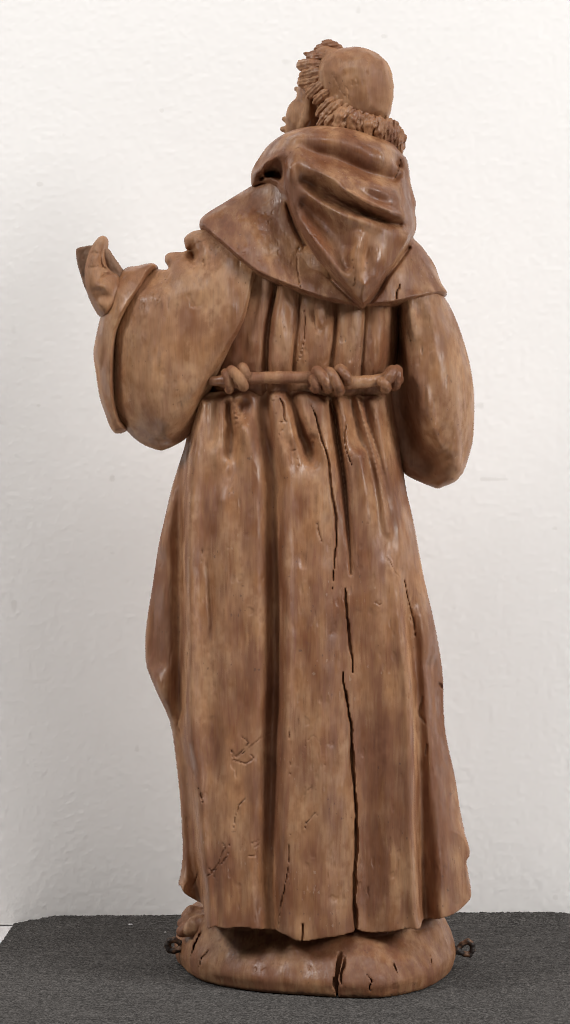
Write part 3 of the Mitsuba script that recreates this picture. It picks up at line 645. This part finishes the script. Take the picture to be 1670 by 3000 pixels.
def hand():
    z3 = lambda pts: zm(200, 660, 3.585, pts)
    o = z3([(352, 90, 3), (300, 112, 4), (248, 168, 5), (215, 245, 6), (186, 320, 6), (166, 420, 6), (155, 500, 6), (165, 600, 6), (182, 700, 7), (240, 832, 8), (320, 962, 8), (420, 985, 8), (540, 840, 8), (590, 680, 8), (560, 560, 6), (520, 500, 5), (455, 465, 5), (405, 410, 4), (382, 330, 4), (378, 275, 3), (392, 235, 3), (404, 200, 4), (409, 142, 4), (390, 104, 3)])
    L = [z3(p) for p in [[(370, 120, 40), (340, 170, 45), (300, 230, 48), (265, 320, 51), (250, 420, 53), (245, 520, 54), (270, 620, 55)],
                         [(392, 160, 40), (360, 235, 43), (350, 300, 46), (345, 380, 45), (390, 460, 42), (460, 520, 42)], [(225, 250, 42), (190, 380, 42), (172, 500, 43), (185, 620, 45)],
                         [(310, 560, 53), (320, 640, 58), (385, 660, 57), (460, 640, 50)], [(250, 690, 50), (310, 730, 51), (400, 740, 50)], [(330, 830, 52), (400, 830, 52)], [(290, 850, 44), (340, 930, 44)]]]
    marks = [('even', z3([(402, 206), (368, 246), (346, 300), (338, 380), (352, 436)]), 1.8, 4.5, 46), ('dent', z3([(470, 490), (390, 510), (330, 570)]), 2.2, 4, 50), ('dent', z3([(225, 265), (270, 290), (330, 300)]), 2.4, 1.8, 48), ('dent', z3([(180, 430), (240, 450), (320, 440)]), 2.4, 1.5, 50), ('crack', z3([(345, 410), (390, 450), (380, 430)]), 2.6, 4, 42), ('dent', z3([(250, 670), (330, 690), (400, 670)]), 4, 2.5, 50), ('dent', z3([(250, 270), (230, 290)]), 3, 1.5, 50), ('dent', z3([(290, 180), (300, 300)]), 3, -1.5, 50), ('crack', z3([(360, 500), (400, 520), (430, 500)]), 2.0, 3, 44)]
    return relief(o, L, 24, 26, res=0.9, step=8, smooth=0.3, marks=marks, chisel=2.8, seed=7, rf=10)
HN = part('hand', hand(), 'plain_wood')
# four fingers closing on the far side of the block
for k, (u, v) in enumerate([(200, 330), (240, 430), (270, 530), (300, 630)]):
    part('finger', chain_mesh([[Z3(430, 640 + 30 * k, 10, 7), Z3(u + 190, v + 10, -16, 5.6), Z3(u + 90, v - 40, -24, 5.2), Z3(u + 10, v - 50, -18, 4.6)]], rough=0.5, seed=k), 'plain_wood', parent=HN)
labels[ST + '__hand'] = {'label': 'raised hand with chipped thumb closing on a block'}

# ------------------------------------------------------------------ right sleeve
def sleeve_right():
    A = lambda pts: zm(550, 800, 1.593, pts)
    o = A([(960, 60, 8), (985, 150, 8), (975, 300, 8), (965, 450, 10), (935, 520, 10), (925, 620, 10), (960, 760, 10), (985, 860, 10), (1005, 930, 10), (1040, 955, 10), (1110, 984, 7), (1158, 1001, 5), (1174, 1006, 4), (1190, 999, 5), (1240, 980, 7), (1260, 968, 8), (1290, 922, 12), (1310, 862, 16), (1322, 820, 20), (1332, 780, 24), (1338, 640, 28), (1335, 540, 28), (1320, 440, 28), (1300, 360, 26), (1270, 262, 22), (1230, 165, 18), (1185, 98, 12), (1100, 40, 8)])
    L = [A(p) for p in [[(1000, 120, 58), (1012, 220, 60), (1030, 320, 62), (1045, 420, 64), (1060, 520, 65), (1082, 630, 65), (1115, 730, 63), (1160, 810, 58), (1215, 880, 50)],
                        [(985, 200, 38), (995, 320, 33), (1002, 440, 28), (1010, 560, 25), (1035, 700, 25), (1085, 820, 26), (1150, 900, 26)],
                        [(1046, 320, 67), (1062, 420, 69), (1080, 520, 71), (1104, 630, 71), (1138, 730, 69), (1182, 806, 63), (1232, 868, 53)],
                        [(960, 480, 22), (950, 600, 18), (975, 760, 16), (1020, 880, 18), (1090, 940, 20), (1170, 970, 22)],
                        [(1160, 940, 30), (1180, 900, 40), (1215, 870, 50)], [(1255, 900, 46), (1225, 950, 34), (1185, 985, 22)], [(1060, 130, 66), (1080, 260, 70), (1100, 400, 72), (1130, 560, 72), (1170, 700, 70), (1220, 820, 60)],
                        [(1130, 130, 62), (1170, 260, 68), (1200, 400, 70), (1220, 560, 70), (1240, 700, 64), (1270, 830, 50)],
                        [(1190, 170, 50), (1235, 300, 54), (1262, 440, 54), (1280, 600, 52), (1285, 740, 48), (1280, 870, 38)]]]
    marks = [('crack', A([(1010, 200), (1025, 270), (1042, 330)]), 2.4, 5, 60), ('dent', A([(1100, 660), (1130, 760), (1165, 820)]), 5, 5, 62), ('crack', A([(1110, 680), (1130, 720), (1170, 800)]), 1.6, 3, 64), ('dent', A([(1110, 520), (1130, 640)]), 6, -2.2, 70), ('crack', A([(960, 560), (1000, 660), (1060, 760)]), 1.4, 3, 30), ('crack', A([(955, 640), (980, 740)]), 1.2, 3, 24), ('crack', A([(1020, 890), (1100, 910), (1160, 950)]), 1.4, 3, 28), ('crack', A([(1130, 370), (1145, 355)]), 1.4, 2, 70),
             ('dent', A([(1230, 790), (1180, 850), (1120, 870)]), 6, 2.5, 52)]
    return relief(o, L, 4, 60, res=1.1, step=12, smooth=0.5, marks=marks, chisel=0.9, seed=5, rf=40)
k = part('sleeve', sleeve_right(), 'plain_wood')
labels[k] = {'label': 'right sleeve hanging in a deep pouch at the side'}

# ------------------------------------------------------------------ belt cord and knots
B = lambda u, v, t, r: (600 + u / 2.39, 1020 + v / 2.39, t, r)
part('belt_cord', chain_mesh([[B(60, 230, 62, 5), B(230, 222, 72, 6.0), B(330, 210, 74, 6.1), B(520, 205, 75, 6.2), B(725, 205, 76, 6.0), B(860, 230, 77, 6), B(1000, 240, 77, 7), B(1120, 236, 75, 6.3), B(1230, 222, 72, 6.0), B(1330, 215, 66, 5.5)]], h=0.9, rough=0.5))
def knot(coils, core, seed):
    """turns of cord wound round the belt: each coil (u, v, t, half length, lean, depth radius, cord radius in mm)"""
    R = []
    for u, v, t, hl, lean, dr_, r in coils:
        c = np.array(mmp(*B(u, v, t, 0)[:3])); a = math.radians(lean)
        R.append((c, np.array([math.sin(a), 0, math.cos(a)]) * hl, np.array([0.18 * dr_, -dr_, 0]), r))
    cores = [[(mmp(*q[:3]), q[3]) for q in core]]
    allp = np.array([r[0] for r in R]); m = 20
    def fn(X, Y, Z):
        out = None
        for c, e1, e2, r in R:
            ph = np.linspace(0, 2 * np.pi, 17)
            pts = [c + e1 * math.cos(p) + e2 * math.sin(p) for p in ph]
            f = None
            for a, b in zip(pts[:-1], pts[1:]):
                s_ = cap(X, Y, Z, a, b, r, r); f = s_ if f is None else np.minimum(f, s_)
            out = f if out is None else smin(out, f, 0.7)
        for (a, ra), (b, rb) in zip(cores[0][:-1], cores[0][1:]):
            out = smin(out, cap(X, Y, Z, a, b, ra, rb), 0.7)
        return out + 0.9 * (meshkit.fbm(np.stack([X, Y, Z], -1) / 6.0, 2, seed) - 0.5)
    return sdf_mesh(fn, allp.min(0) - m, allp.max(0) + m, 0.8, 1)
knots = [([(158, 232, 67, 9.0, -14, 8, 4.4), (228, 212, 70, 10.4, -38, 10, 5.4), (276, 170, 71, 6.0, -18, 8, 4.8)], [B(130, 230, 62, 7), B(230, 212, 68, 9.5), B(300, 212, 72, 6)]),
         ([(766, 252, 79, 5.0, -18, 8, 5.2), (822, 222, 81, 10.8, -32, 10.5, 5.4), (902, 235, 82, 11.6, -28, 11, 5.4), (972, 190, 79, 7.8, -32, 9, 5.2)], [B(740, 210, 75, 6), B(860, 225, 78, 9), B(1010, 235, 75, 6)]),
         ([(1250, 258, 74, 4.4, -35, 8, 5.4), (1285, 200, 72, 8.0, 32, 10, 5.4), (1336, 208, 68, 8.6, 8, 9, 5.2)], [B(1220, 225, 71, 6), B(1300, 215, 68, 9), B(1345, 215, 64, 7)])]
for i, (c, co) in enumerate(knots):
    part('belt_knot', knot(c, co, 11 + i))

# ------------------------------------------------------------------ shoulder cape
def cape():
    o = [(840, 480, 8), (780, 525, 8), (745, 537, 9), (690, 570, 9), (640, 600, 9), (610, 618, 9), (590, 632, 8), (580, 645, 6), (583, 660, 4), (593, 668, 4), (617, 688, 3.5), (650, 717, 3.5), (700, 762, 3.5), (745, 798, 3.5), (780, 816, 3.5), (830, 836, 3.5), (885, 858, 3.5), (940, 876, 3.5), (990, 886, 3.5), (1050, 897, 3.5), (1100, 896, 3.5), (1150, 892, 3.5), (1190, 882, 3.5), (1230, 873, 3.5), (1275, 865, 3.5), (1308, 860, 3.5),
         (1317, 856, 3), (1314, 845, 4), (1300, 828, 6), (1290, 812, 8), (1270, 770, 12), (1252, 745, 12), (1235, 722, 12), (1205, 695, 12), (1180, 600, 10), (1100, 500, 10), (950, 460, 10)]
    A = lambda pts: zm(700, 350, 2.39, pts)
    L = [[(600, 650, 44), (650, 700, 66), (700, 742, 80), (760, 788, 86), (830, 820, 87), (900, 848, 88), (980, 874, 90), (1060, 884, 91), (1140, 880, 88), (1200, 868, 80), (1260, 852, 66), (1300, 846, 48)],
         [(620, 635, 42), (680, 670, 62), (740, 720, 76), (800, 775, 81), (860, 810, 82), (930, 835, 84)],
         [(660, 610, 38), (720, 640, 58), (780, 690, 66), (840, 740, 67), (900, 790, 70)],
         [(720, 575, 30), (770, 600, 46), (820, 650, 53), (860, 700, 58)], [(780, 550, 38), (820, 590, 50)],
         [(1190, 720, 60), (1160, 800, 78), (1130, 860, 86)], [(1230, 740, 46), (1230, 800, 62), (1220, 850, 72)], [(1270, 790, 44), (1285, 830, 48)], [(1000, 700, 64), (1000, 800, 74)], [(950, 550, 56), (1080, 600, 60)]]
    marks = [('even', A([(345, 560), (368, 672), (416, 774), (466, 864), (526, 955), (596, 1046), (696, 1155), (786, 1247), (850, 1310), (878, 1322), (908, 1295), (986, 1195), (1046, 1085), (1136, 966), (1206, 866)]), 3.4, 9, 92), ('dent', [(735, 655), (740, 720)], 8, -3, 62), ('dent', A([(180, 780), (200, 660)]), 12, -2.5, 62), ('open', A([(418, 880), (410, 960), (412, 1050), (418, 1120), (432, 1180), (434, 1215)]), 1.8, 6, 80), ('crack', A([(1135, 1130), (1110, 1200), (1095, 1290)]), 2.2, 5, 86), ('crack', A([(1125, 1160), (1128, 1210)]), 1.4, 4, 86), ('dent', A([(130, 990), (210, 950), (250, 880)]), 10, 2.2, 66), ('crack', Z4([(1062, 178), (1068, 215), (1070, 240)]), 1.2, 3, 60), ('crack', A([(460, 770), (510, 805)]), 1.2, 2.5, 84)]
    return relief(o, L, 14, 48, res=1.1, step=12, smooth=0.4, marks=marks, chisel=0.7, seed=8, rf=20)
part('shoulder_cape', cape(), 'stained_wood')

# ------------------------------------------------------------------ hood
def hood():
    A = lambda pts: zm(700, 350, 2.39, pts)
    o = A([(88, 462, 6), (80, 400, 12), (95, 340, 14), (140, 262, 14), (200, 182, 13), (270, 126, 12), (350, 84, 11), (430, 62, 11), (520, 47, 11), (620, 42, 11), (720, 48, 11), (800, 65, 11), (880, 92, 11), (1000, 131, 11), (1080, 171, 11), (1125, 222, 10), (1148, 235, 8), (1180, 268, 9), (1192, 340, 10), (1201, 450, 11), (1222, 520, 11), (1246, 570, 9), (1242, 604, 8), (1236, 622, 8), (1246, 690, 9), (1251, 740, 8), (1240, 782, 6), (1215, 813, 5), (1200, 862, 4), (1130, 962, 4), (1040, 1082, 4), (980, 1192, 4.5), (902, 1290, 4), (876, 1314, 3),
           (850, 1302, 4), (790, 1242, 5), (700, 1150, 6), (600, 1042, 6), (530, 951, 6), (470, 860, 6), (420, 770, 6), (370, 672, 6), (338, 590, 6), (308, 530, 6), (270, 472, 5), (220, 446, 5), (160, 440, 4), (120, 448, 4)])
    L = [A(p) for p in [
        [(330, 120, 58), (430, 88, 64), (560, 72, 66), (720, 78, 68), (860, 112, 68), (1000, 165, 64), (1090, 215, 54)],
        [(400, 120, 76), (560, 115, 82), (720, 135, 84), (860, 180, 84), (1000, 240, 80), (1080, 300, 70)],
        [(430, 165, 78), (560, 200, 80), (680, 230, 81), (780, 275, 81), (900, 325, 80), (1000, 355, 76), (1080, 385, 68)],
        [(440, 192, 79), (560, 240, 77), (680, 272, 77), (780, 318, 77), (900, 366, 76), (1000, 392, 72), (1085, 412, 65)],
        [(450, 225, 84), (560, 280, 86), (700, 320, 88), (800, 362, 88), (900, 405, 86), (1000, 430, 82), (1080, 450, 76)],
        [(480, 290, 93), (600, 340, 98), (720, 390, 102), (830, 440, 105), (930, 480, 105), (1040, 520, 100), (1120, 560, 93)],
        [(480, 350, 96), (560, 380, 104), (650, 415, 110), (760, 480, 114), (860, 540, 115), (960, 590, 113), (1060, 625, 106), (1140, 650, 96)],
        [(460, 392, 91), (540, 412, 95), (640, 452, 104), (740, 515, 111), (840, 578, 113), (940, 630, 112), (1050, 672, 105), (1140, 700, 93)],
        [(465, 412, 88), (530, 455, 85), (620, 510, 86), (730, 570, 88), (850, 630, 90), (960, 674, 91), (1060, 712, 89), (1130, 732, 83)],
        [(455, 440, 86), (520, 500, 87), (600, 560, 90), (720, 615, 94), (840, 665, 96), (960, 708, 96), (1060, 742, 93), (1140, 758, 88)],
        [(430, 470, 90), (500, 540, 95), (590, 605, 100), (690, 660, 106), (750, 700, 109), (830, 760, 110)],
        [(450, 590, 84), (520, 630, 86), (600, 680, 90), (660, 730, 94), (740, 800, 98), (780, 880, 102)],
        [(450, 660, 88), (510, 720, 90), (580, 800, 93), (650, 880, 95), (720, 960, 99), (770, 1040, 103)],
        [(430, 720, 94), (490, 810, 100), (560, 900, 104), (640, 985, 107), (710, 1060, 109), (780, 1140, 109), (840, 1220, 107)],
        [(400, 720, 88), (460, 830, 93), (530, 930, 97), (600, 1022, 100), (690, 1125, 103), (790, 1225, 103)],
        [(850, 810, 114), (830, 890, 117), (815, 970, 117), (812, 1050, 115), (840, 1130, 113), (860, 1220, 108)],
        [(900, 790, 111), (890, 880, 110), (880, 960, 110), (870, 1060, 112), (880, 1160, 113), (880, 1270, 102)],
        [(980, 790, 106), (1060, 800, 102), (1140, 810, 95), (1200, 800, 86)],
        [(960, 900, 108), (960, 1000, 110), (950, 1100, 109), (920, 1200, 104)], [(1050, 900, 102), (1040, 1000, 102), (1010, 1090, 101)], [(1130, 880, 94), (1100, 960, 94)],
        # left: opening roll, slit and inner fold
        [(300, 160, 62), (230, 230, 58), (170, 300, 52), (125, 370, 46), (110, 430, 36)], [(330, 230, 78), (260, 280, 70), (200, 325, 60), (165, 370, 48)], [(360, 180, 76), (380, 250, 86), (340, 300, 84)],
        [(165, 412, 28), (190, 378, 27), (235, 362, 30), (280, 385, 40), (295, 410, 52)], [(180, 400, 40), (220, 405, 46), (260, 425, 54), (290, 450, 60)], [(160, 428, 38), (220, 436, 45)],
        [(330, 330, 84), (325, 420, 80), (335, 520, 80), (360, 610, 83), (400, 690, 86)], [(400, 320, 92), (400, 420, 90), (400, 520, 88), (400, 600, 87)],
        # right: hood opening behind
        [(1110, 330, 60), (1112, 390, 60)], [(1128, 260, 48), (1122, 330, 48)], [(1155, 300, 52), (1150, 400, 66), (1130, 480, 80)], [(1180, 400, 54), (1180, 500, 62), (1195, 600, 62), (1205, 680, 64)], [(1200, 740, 70), (1215, 770, 66)]]]
    L = [[(x, y, t if t < 62 else 90 + (t - 90) * (1.28 if t > 80 else 1.12)) for x, y, t in l] for l in L]
    marks = [('crack', A([(1138, 245), (1130, 300), (1115, 355), (1092, 412)]), 1.8, 6, 60), ('crack', A([(420, 190), (370, 215), (330, 270), (322, 350), (328, 440), (350, 540), (360, 600), (385, 690)]), 1.6, 4, 82), ('crack', A([(800, 990), (806, 1080), (812, 1140), (800, 1180)]), 2.0, 6, 110), ('crack', A([(790, 1190), (800, 1215), (815, 1235)]), 2.2, 4, 106), ('dent', A([(905, 880), (885, 950), (875, 1010)]), 4, 3.5, 112), ('crack', A([(455, 100), (448, 170)]), 1.0, 2.5, 76), ('crack', A([(885, 115), (890, 155)]), 1.4, 2.5, 82),
             ('crack', A([(1185, 590), (1200, 660), (1215, 710)]), 1.0, 2.5, 66), ('crack', A([(1130, 500), (1140, 620)]), 0.9, 2, 80), ('crack', A([(1135, 795), (1200, 815)]), 0.9, 2, 90), ('crack', A([(580, 395), (590, 430)]), 1.2, 2, 108), ('crack', A([(660, 455), (740, 460)]), 1.0, 2, 110)]
    return relief(o, L, 26, 55, res=1.0, step=9, smooth=0.25, marks=marks, chisel=0.5, seed=9, rf=22, resy=1.3)
part('hood', hood(), 'stained_wood')

# ------------------------------------------------------------------ head
Z1 = lambda u, v, t: mmp(800 + u / 3.585, 100 + v / 3.585, t)
mmz = 0.36 / 3.585
def head():
    c = Z1(895, 520, 16)
    def fn(X, Y, Z):
        f = ell(X, Y, Z, c, (36.5, 40, 37.5))
        f = smin(f, ell(X, Y, Z, Z1(960, 640, 24), (30.0, 30, 34)), 6)
        f = smin(f, ell(X, Y, Z, Z1(690, 450, 9), (24, 39, 26)), 10)
        f = smin(f, ell(X, Y, Z, Z1(760, 760, 8), (27, 36, 19)), 8)
        f = smin(f, ell(X, Y, Z, Z1(985, 860, 8), (23, 36, 14)), 7)
        f = smin(f, ell(X, Y, Z, Z1(560, 270, -6), (17, 26, 14)), 6)
        f = smin(f, ell(X, Y, Z, Z1(440, 660, -16), (19, 22, 30)), 5)           # cheek and jaw
        f = smin(f, ell(X, Y, Z, Z1(320, 880, -16), (19, 20, 22)), 3)            # cheekbone
        f = smin(f, cap(X, Y, Z, Z1(248, 575, -22), Z1(350, 620, -20), 2.4, 7), 2.5)   # brow
        f = smin(f, cap(X, Y, Z, Z1(300, 680, -40), Z1(270, 820, -54), 5, 4), 4)     # nose, turned away
        f = smin(f, cap(X, Y, Z, Z1(300, 900, -22), Z1(260, 1060, -24), 13, 14), 5)
        f = smin(f, cap(X, Y, Z, Z1(122, 890, -24), Z1(150, 900, -22), 2.6, 3.5), 1.5)  # beard tips
        f = smin(f, cap(X, Y, Z, Z1(102, 1000, -22), Z1(150, 1000, -22), 2.8, 4), 1.5)
        f = smin(f, cap(X, Y, Z, Z1(800, 900, 8), Z1(800, 1300, 12), 30, 34), 8)      # neck
        # ear and the hollow beside it
        f = smin(f, cap(X, Y, Z, Z1(372, 690, 6), Z1(345, 900, 4), 4.0, 5.0), 2.0)
        f = smin(f, cap(X, Y, Z, Z1(345, 900, 4), Z1(300, 980, 0), 5.0, 5.0), 2.0)
        f = np.maximum(f, -cap(X, Y, Z, Z1(312, 720, 10), Z1(306, 775, 9), 2.2, 2.0))
        f = np.maximum(f, -smin(cap(X, Y, Z, Z1(425, 760, 14), Z1(420, 960, 14), 6.0, 6.5), f * 0 + 50, 1))
        P3 = np.stack([X, Y, Z], -1)
        for q, w in [([(978, 350), (984, 380), (980, 420)], 0.45), ([(615, 400), (660, 470), (700, 560), (760, 650)], 0.35), ([(820, 460), (830, 540)], 0.25), ([(868, 460), (880, 530)], 0.25), ([(545, 90), (548, 160)], 0.8), ([(760, 480), (790, 640), (800, 700)], 0.2)]:
            q2 = np.array([Z1(a, b, 50)[[0, 2]] for a, b in q])
            dd, _ = seg_dist(q2, X + 1.2 * (meshkit.noise(P3 / 3.0, 4) - 0.5), Z)
            f = np.where(Y < 0, np.maximum(f, np.minimum(w - dd, f + 0.8)), f)
        return f + 2.2 * (meshkit.fbm(P3 / 18.0, 2, 3) - 0.5) + 0.8 * (meshkit.noise(P3 / 6.0, 9) - 0.5)
    lo = np.array([c[0] - 92, c[1] - 45, c[2] - 78]); hi = np.array([c[0] + 42, c[1] + 62, c[2] + 46])
    return sdf_mesh(fn, lo, hi, 1.0)
HD = part('head', head(), 'plain_wood')
labels[HD] = {'label': 'bald tonsured head tilted back and turned away to the left'}

def lock(pts, seed, n=3, flat=0.7):
    """one carved lock of hair: a bent tapered body with tool grooves running along it; pts (u, v, t, radius mm)"""
    p = [(Z1(a, b, t), r) for a, b, t, r in pts]
    allp = np.array([q for q, r in p]); rm = max(r for q, r in p) + 3
    d = allp[-1] - allp[0]; d /= np.linalg.norm(d)
    side = np.cross(d, [0, -1, 0]); side /= np.linalg.norm(side) + 1e-9
    def fn(X, Y, Z):
        f = None
        for (a, ra), (b, rb) in zip(p[:-1], p[1:]):
            s = cap(X, Y, Z, a, b, ra, rb)
            f = s if f is None else smin(f, s, 1.5)
        w = (X - allp[0][0]) * side[0] + (Y - allp[0][1]) * side[1] + (Z - allp[0][2]) * side[2]
        l = (X - allp[0][0]) * d[0] + (Y - allp[0][1]) * d[1] + (Z - allp[0][2]) * d[2]
        g = np.sin(w * 2 * np.pi / 3.6 + 0.08 * l + seed)
        P3 = np.stack([X, Y, Z], -1)
        return f - 0.35 + 0.42 * g + 2.3 * (meshkit.noise(P3 / 4.2, seed) - 0.5)
    return sdf_mesh(fn, allp.min(0) - rm, allp.max(0) + rm, 0.8, 1)

locks = [
    [(700, 140, 8, 3), (610, 112, 6, 5.0), (570, 102, 4, 4.8), (470, 168, 4, 3.6)],
    [(530, 190, 12, 3.4), (440, 202, 8, 3.4), (345, 212, 0, 1.8)],
    [(500, 240, 18, 3.4), (430, 245, 13, 4.2), (370, 250, 7, 2.4)],
    [(520, 310, 24, 2.6), (400, 318, 14, 5.6), (310, 325, 4, 5.6), (282, 345, 0, 3.6)],
    [(530, 390, 28, 2.6), (430, 395, 19, 5.6), (340, 430, 10, 5.4), (296, 450, 3, 3.2)],
    [(480, 455, 25, 2.4), (400, 490, 16, 4.6), (310, 510, 7, 5.2), (285, 500, 2, 2.8)],
    [(430, 520, 18, 2.6), (365, 560, 11, 4), (348, 590, 7, 2)],
    [(570, 490, 33, 2.4), (490, 550, 26, 5.4), (405, 615, 16, 5.4), (390, 655, 11, 3.2)],
    [(620, 580, 38, 2.4), (550, 630, 33, 5.0), (475, 675, 22, 4.8), (445, 715, 15, 2.6)],
    [(670, 660, 41, 2.4), (590, 720, 35, 4.8), (510, 800, 25, 4.4), (470, 850, 16, 2.6)],
    [(740, 690, 44, 2.2), (650, 755, 41, 5.0), (560, 850, 33, 5.0), (500, 940, 25, 4)],
    [(770, 740, 46, 2.2), (680, 835, 43, 4.4), (600, 910, 38, 5.0), (560, 1000, 33, 4)],
    [(820, 780, 47, 2.2), (740, 820, 47, 3.6), (712, 860, 47, 5.6), (660, 960, 44, 4.4), (650, 1010, 41, 4)],
    [(850, 800, 47, 2.2), (790, 865, 46, 3.8), (745, 960, 45, 4.2), (745, 1030, 42, 4)],
    [(920, 820, 47, 2.4), (880, 860, 48, 5.2), (840, 900, 49, 6.4), (828, 960, 47, 5.6), (840, 1010, 43, 4)],
    [(980, 840, 46, 2.2), (940, 890, 48, 4.2), (912, 960, 47, 4.4), (900, 1040, 43, 4)],
    [(1050, 870, 44, 2.4), (1015, 900, 48, 5.4), (1045, 945, 50, 5.2), (1000, 960, 50, 5.2), (1000, 1030, 46, 5.2)],
    [(1120, 880, 41, 2.4), (1110, 915, 45, 5.0), (1160, 955, 46, 6.2), (1120, 1010, 47, 5.8), (1090, 1070, 43, 4.6)],
    [(1190, 890, 34, 2.4), (1200, 940, 38, 4.4), (1210, 1010, 40, 5.4), (1160, 1090, 38, 4.6)],
    [(1230, 910, 28, 2.6), (1270, 945, 29, 4.0), (1290, 985, 29, 4.2), (1258, 1040, 33, 6.0), (1220, 1100, 33, 5)],
    [(1280, 1000, 22, 3.2), (1330, 1035, 20, 4.4), (1350, 1090, 20, 4.8), (1300, 1110, 24, 6), (1260, 1140, 24, 5)],
    [(1320, 1080, 14, 4), (1352, 1120, 12, 4.0), (1338, 1185, 14, 4.6), (1320, 1240, 16, 4)]]
for i, l in enumerate(locks):
    part('hair_lock', lock(l, i), parent=HD)
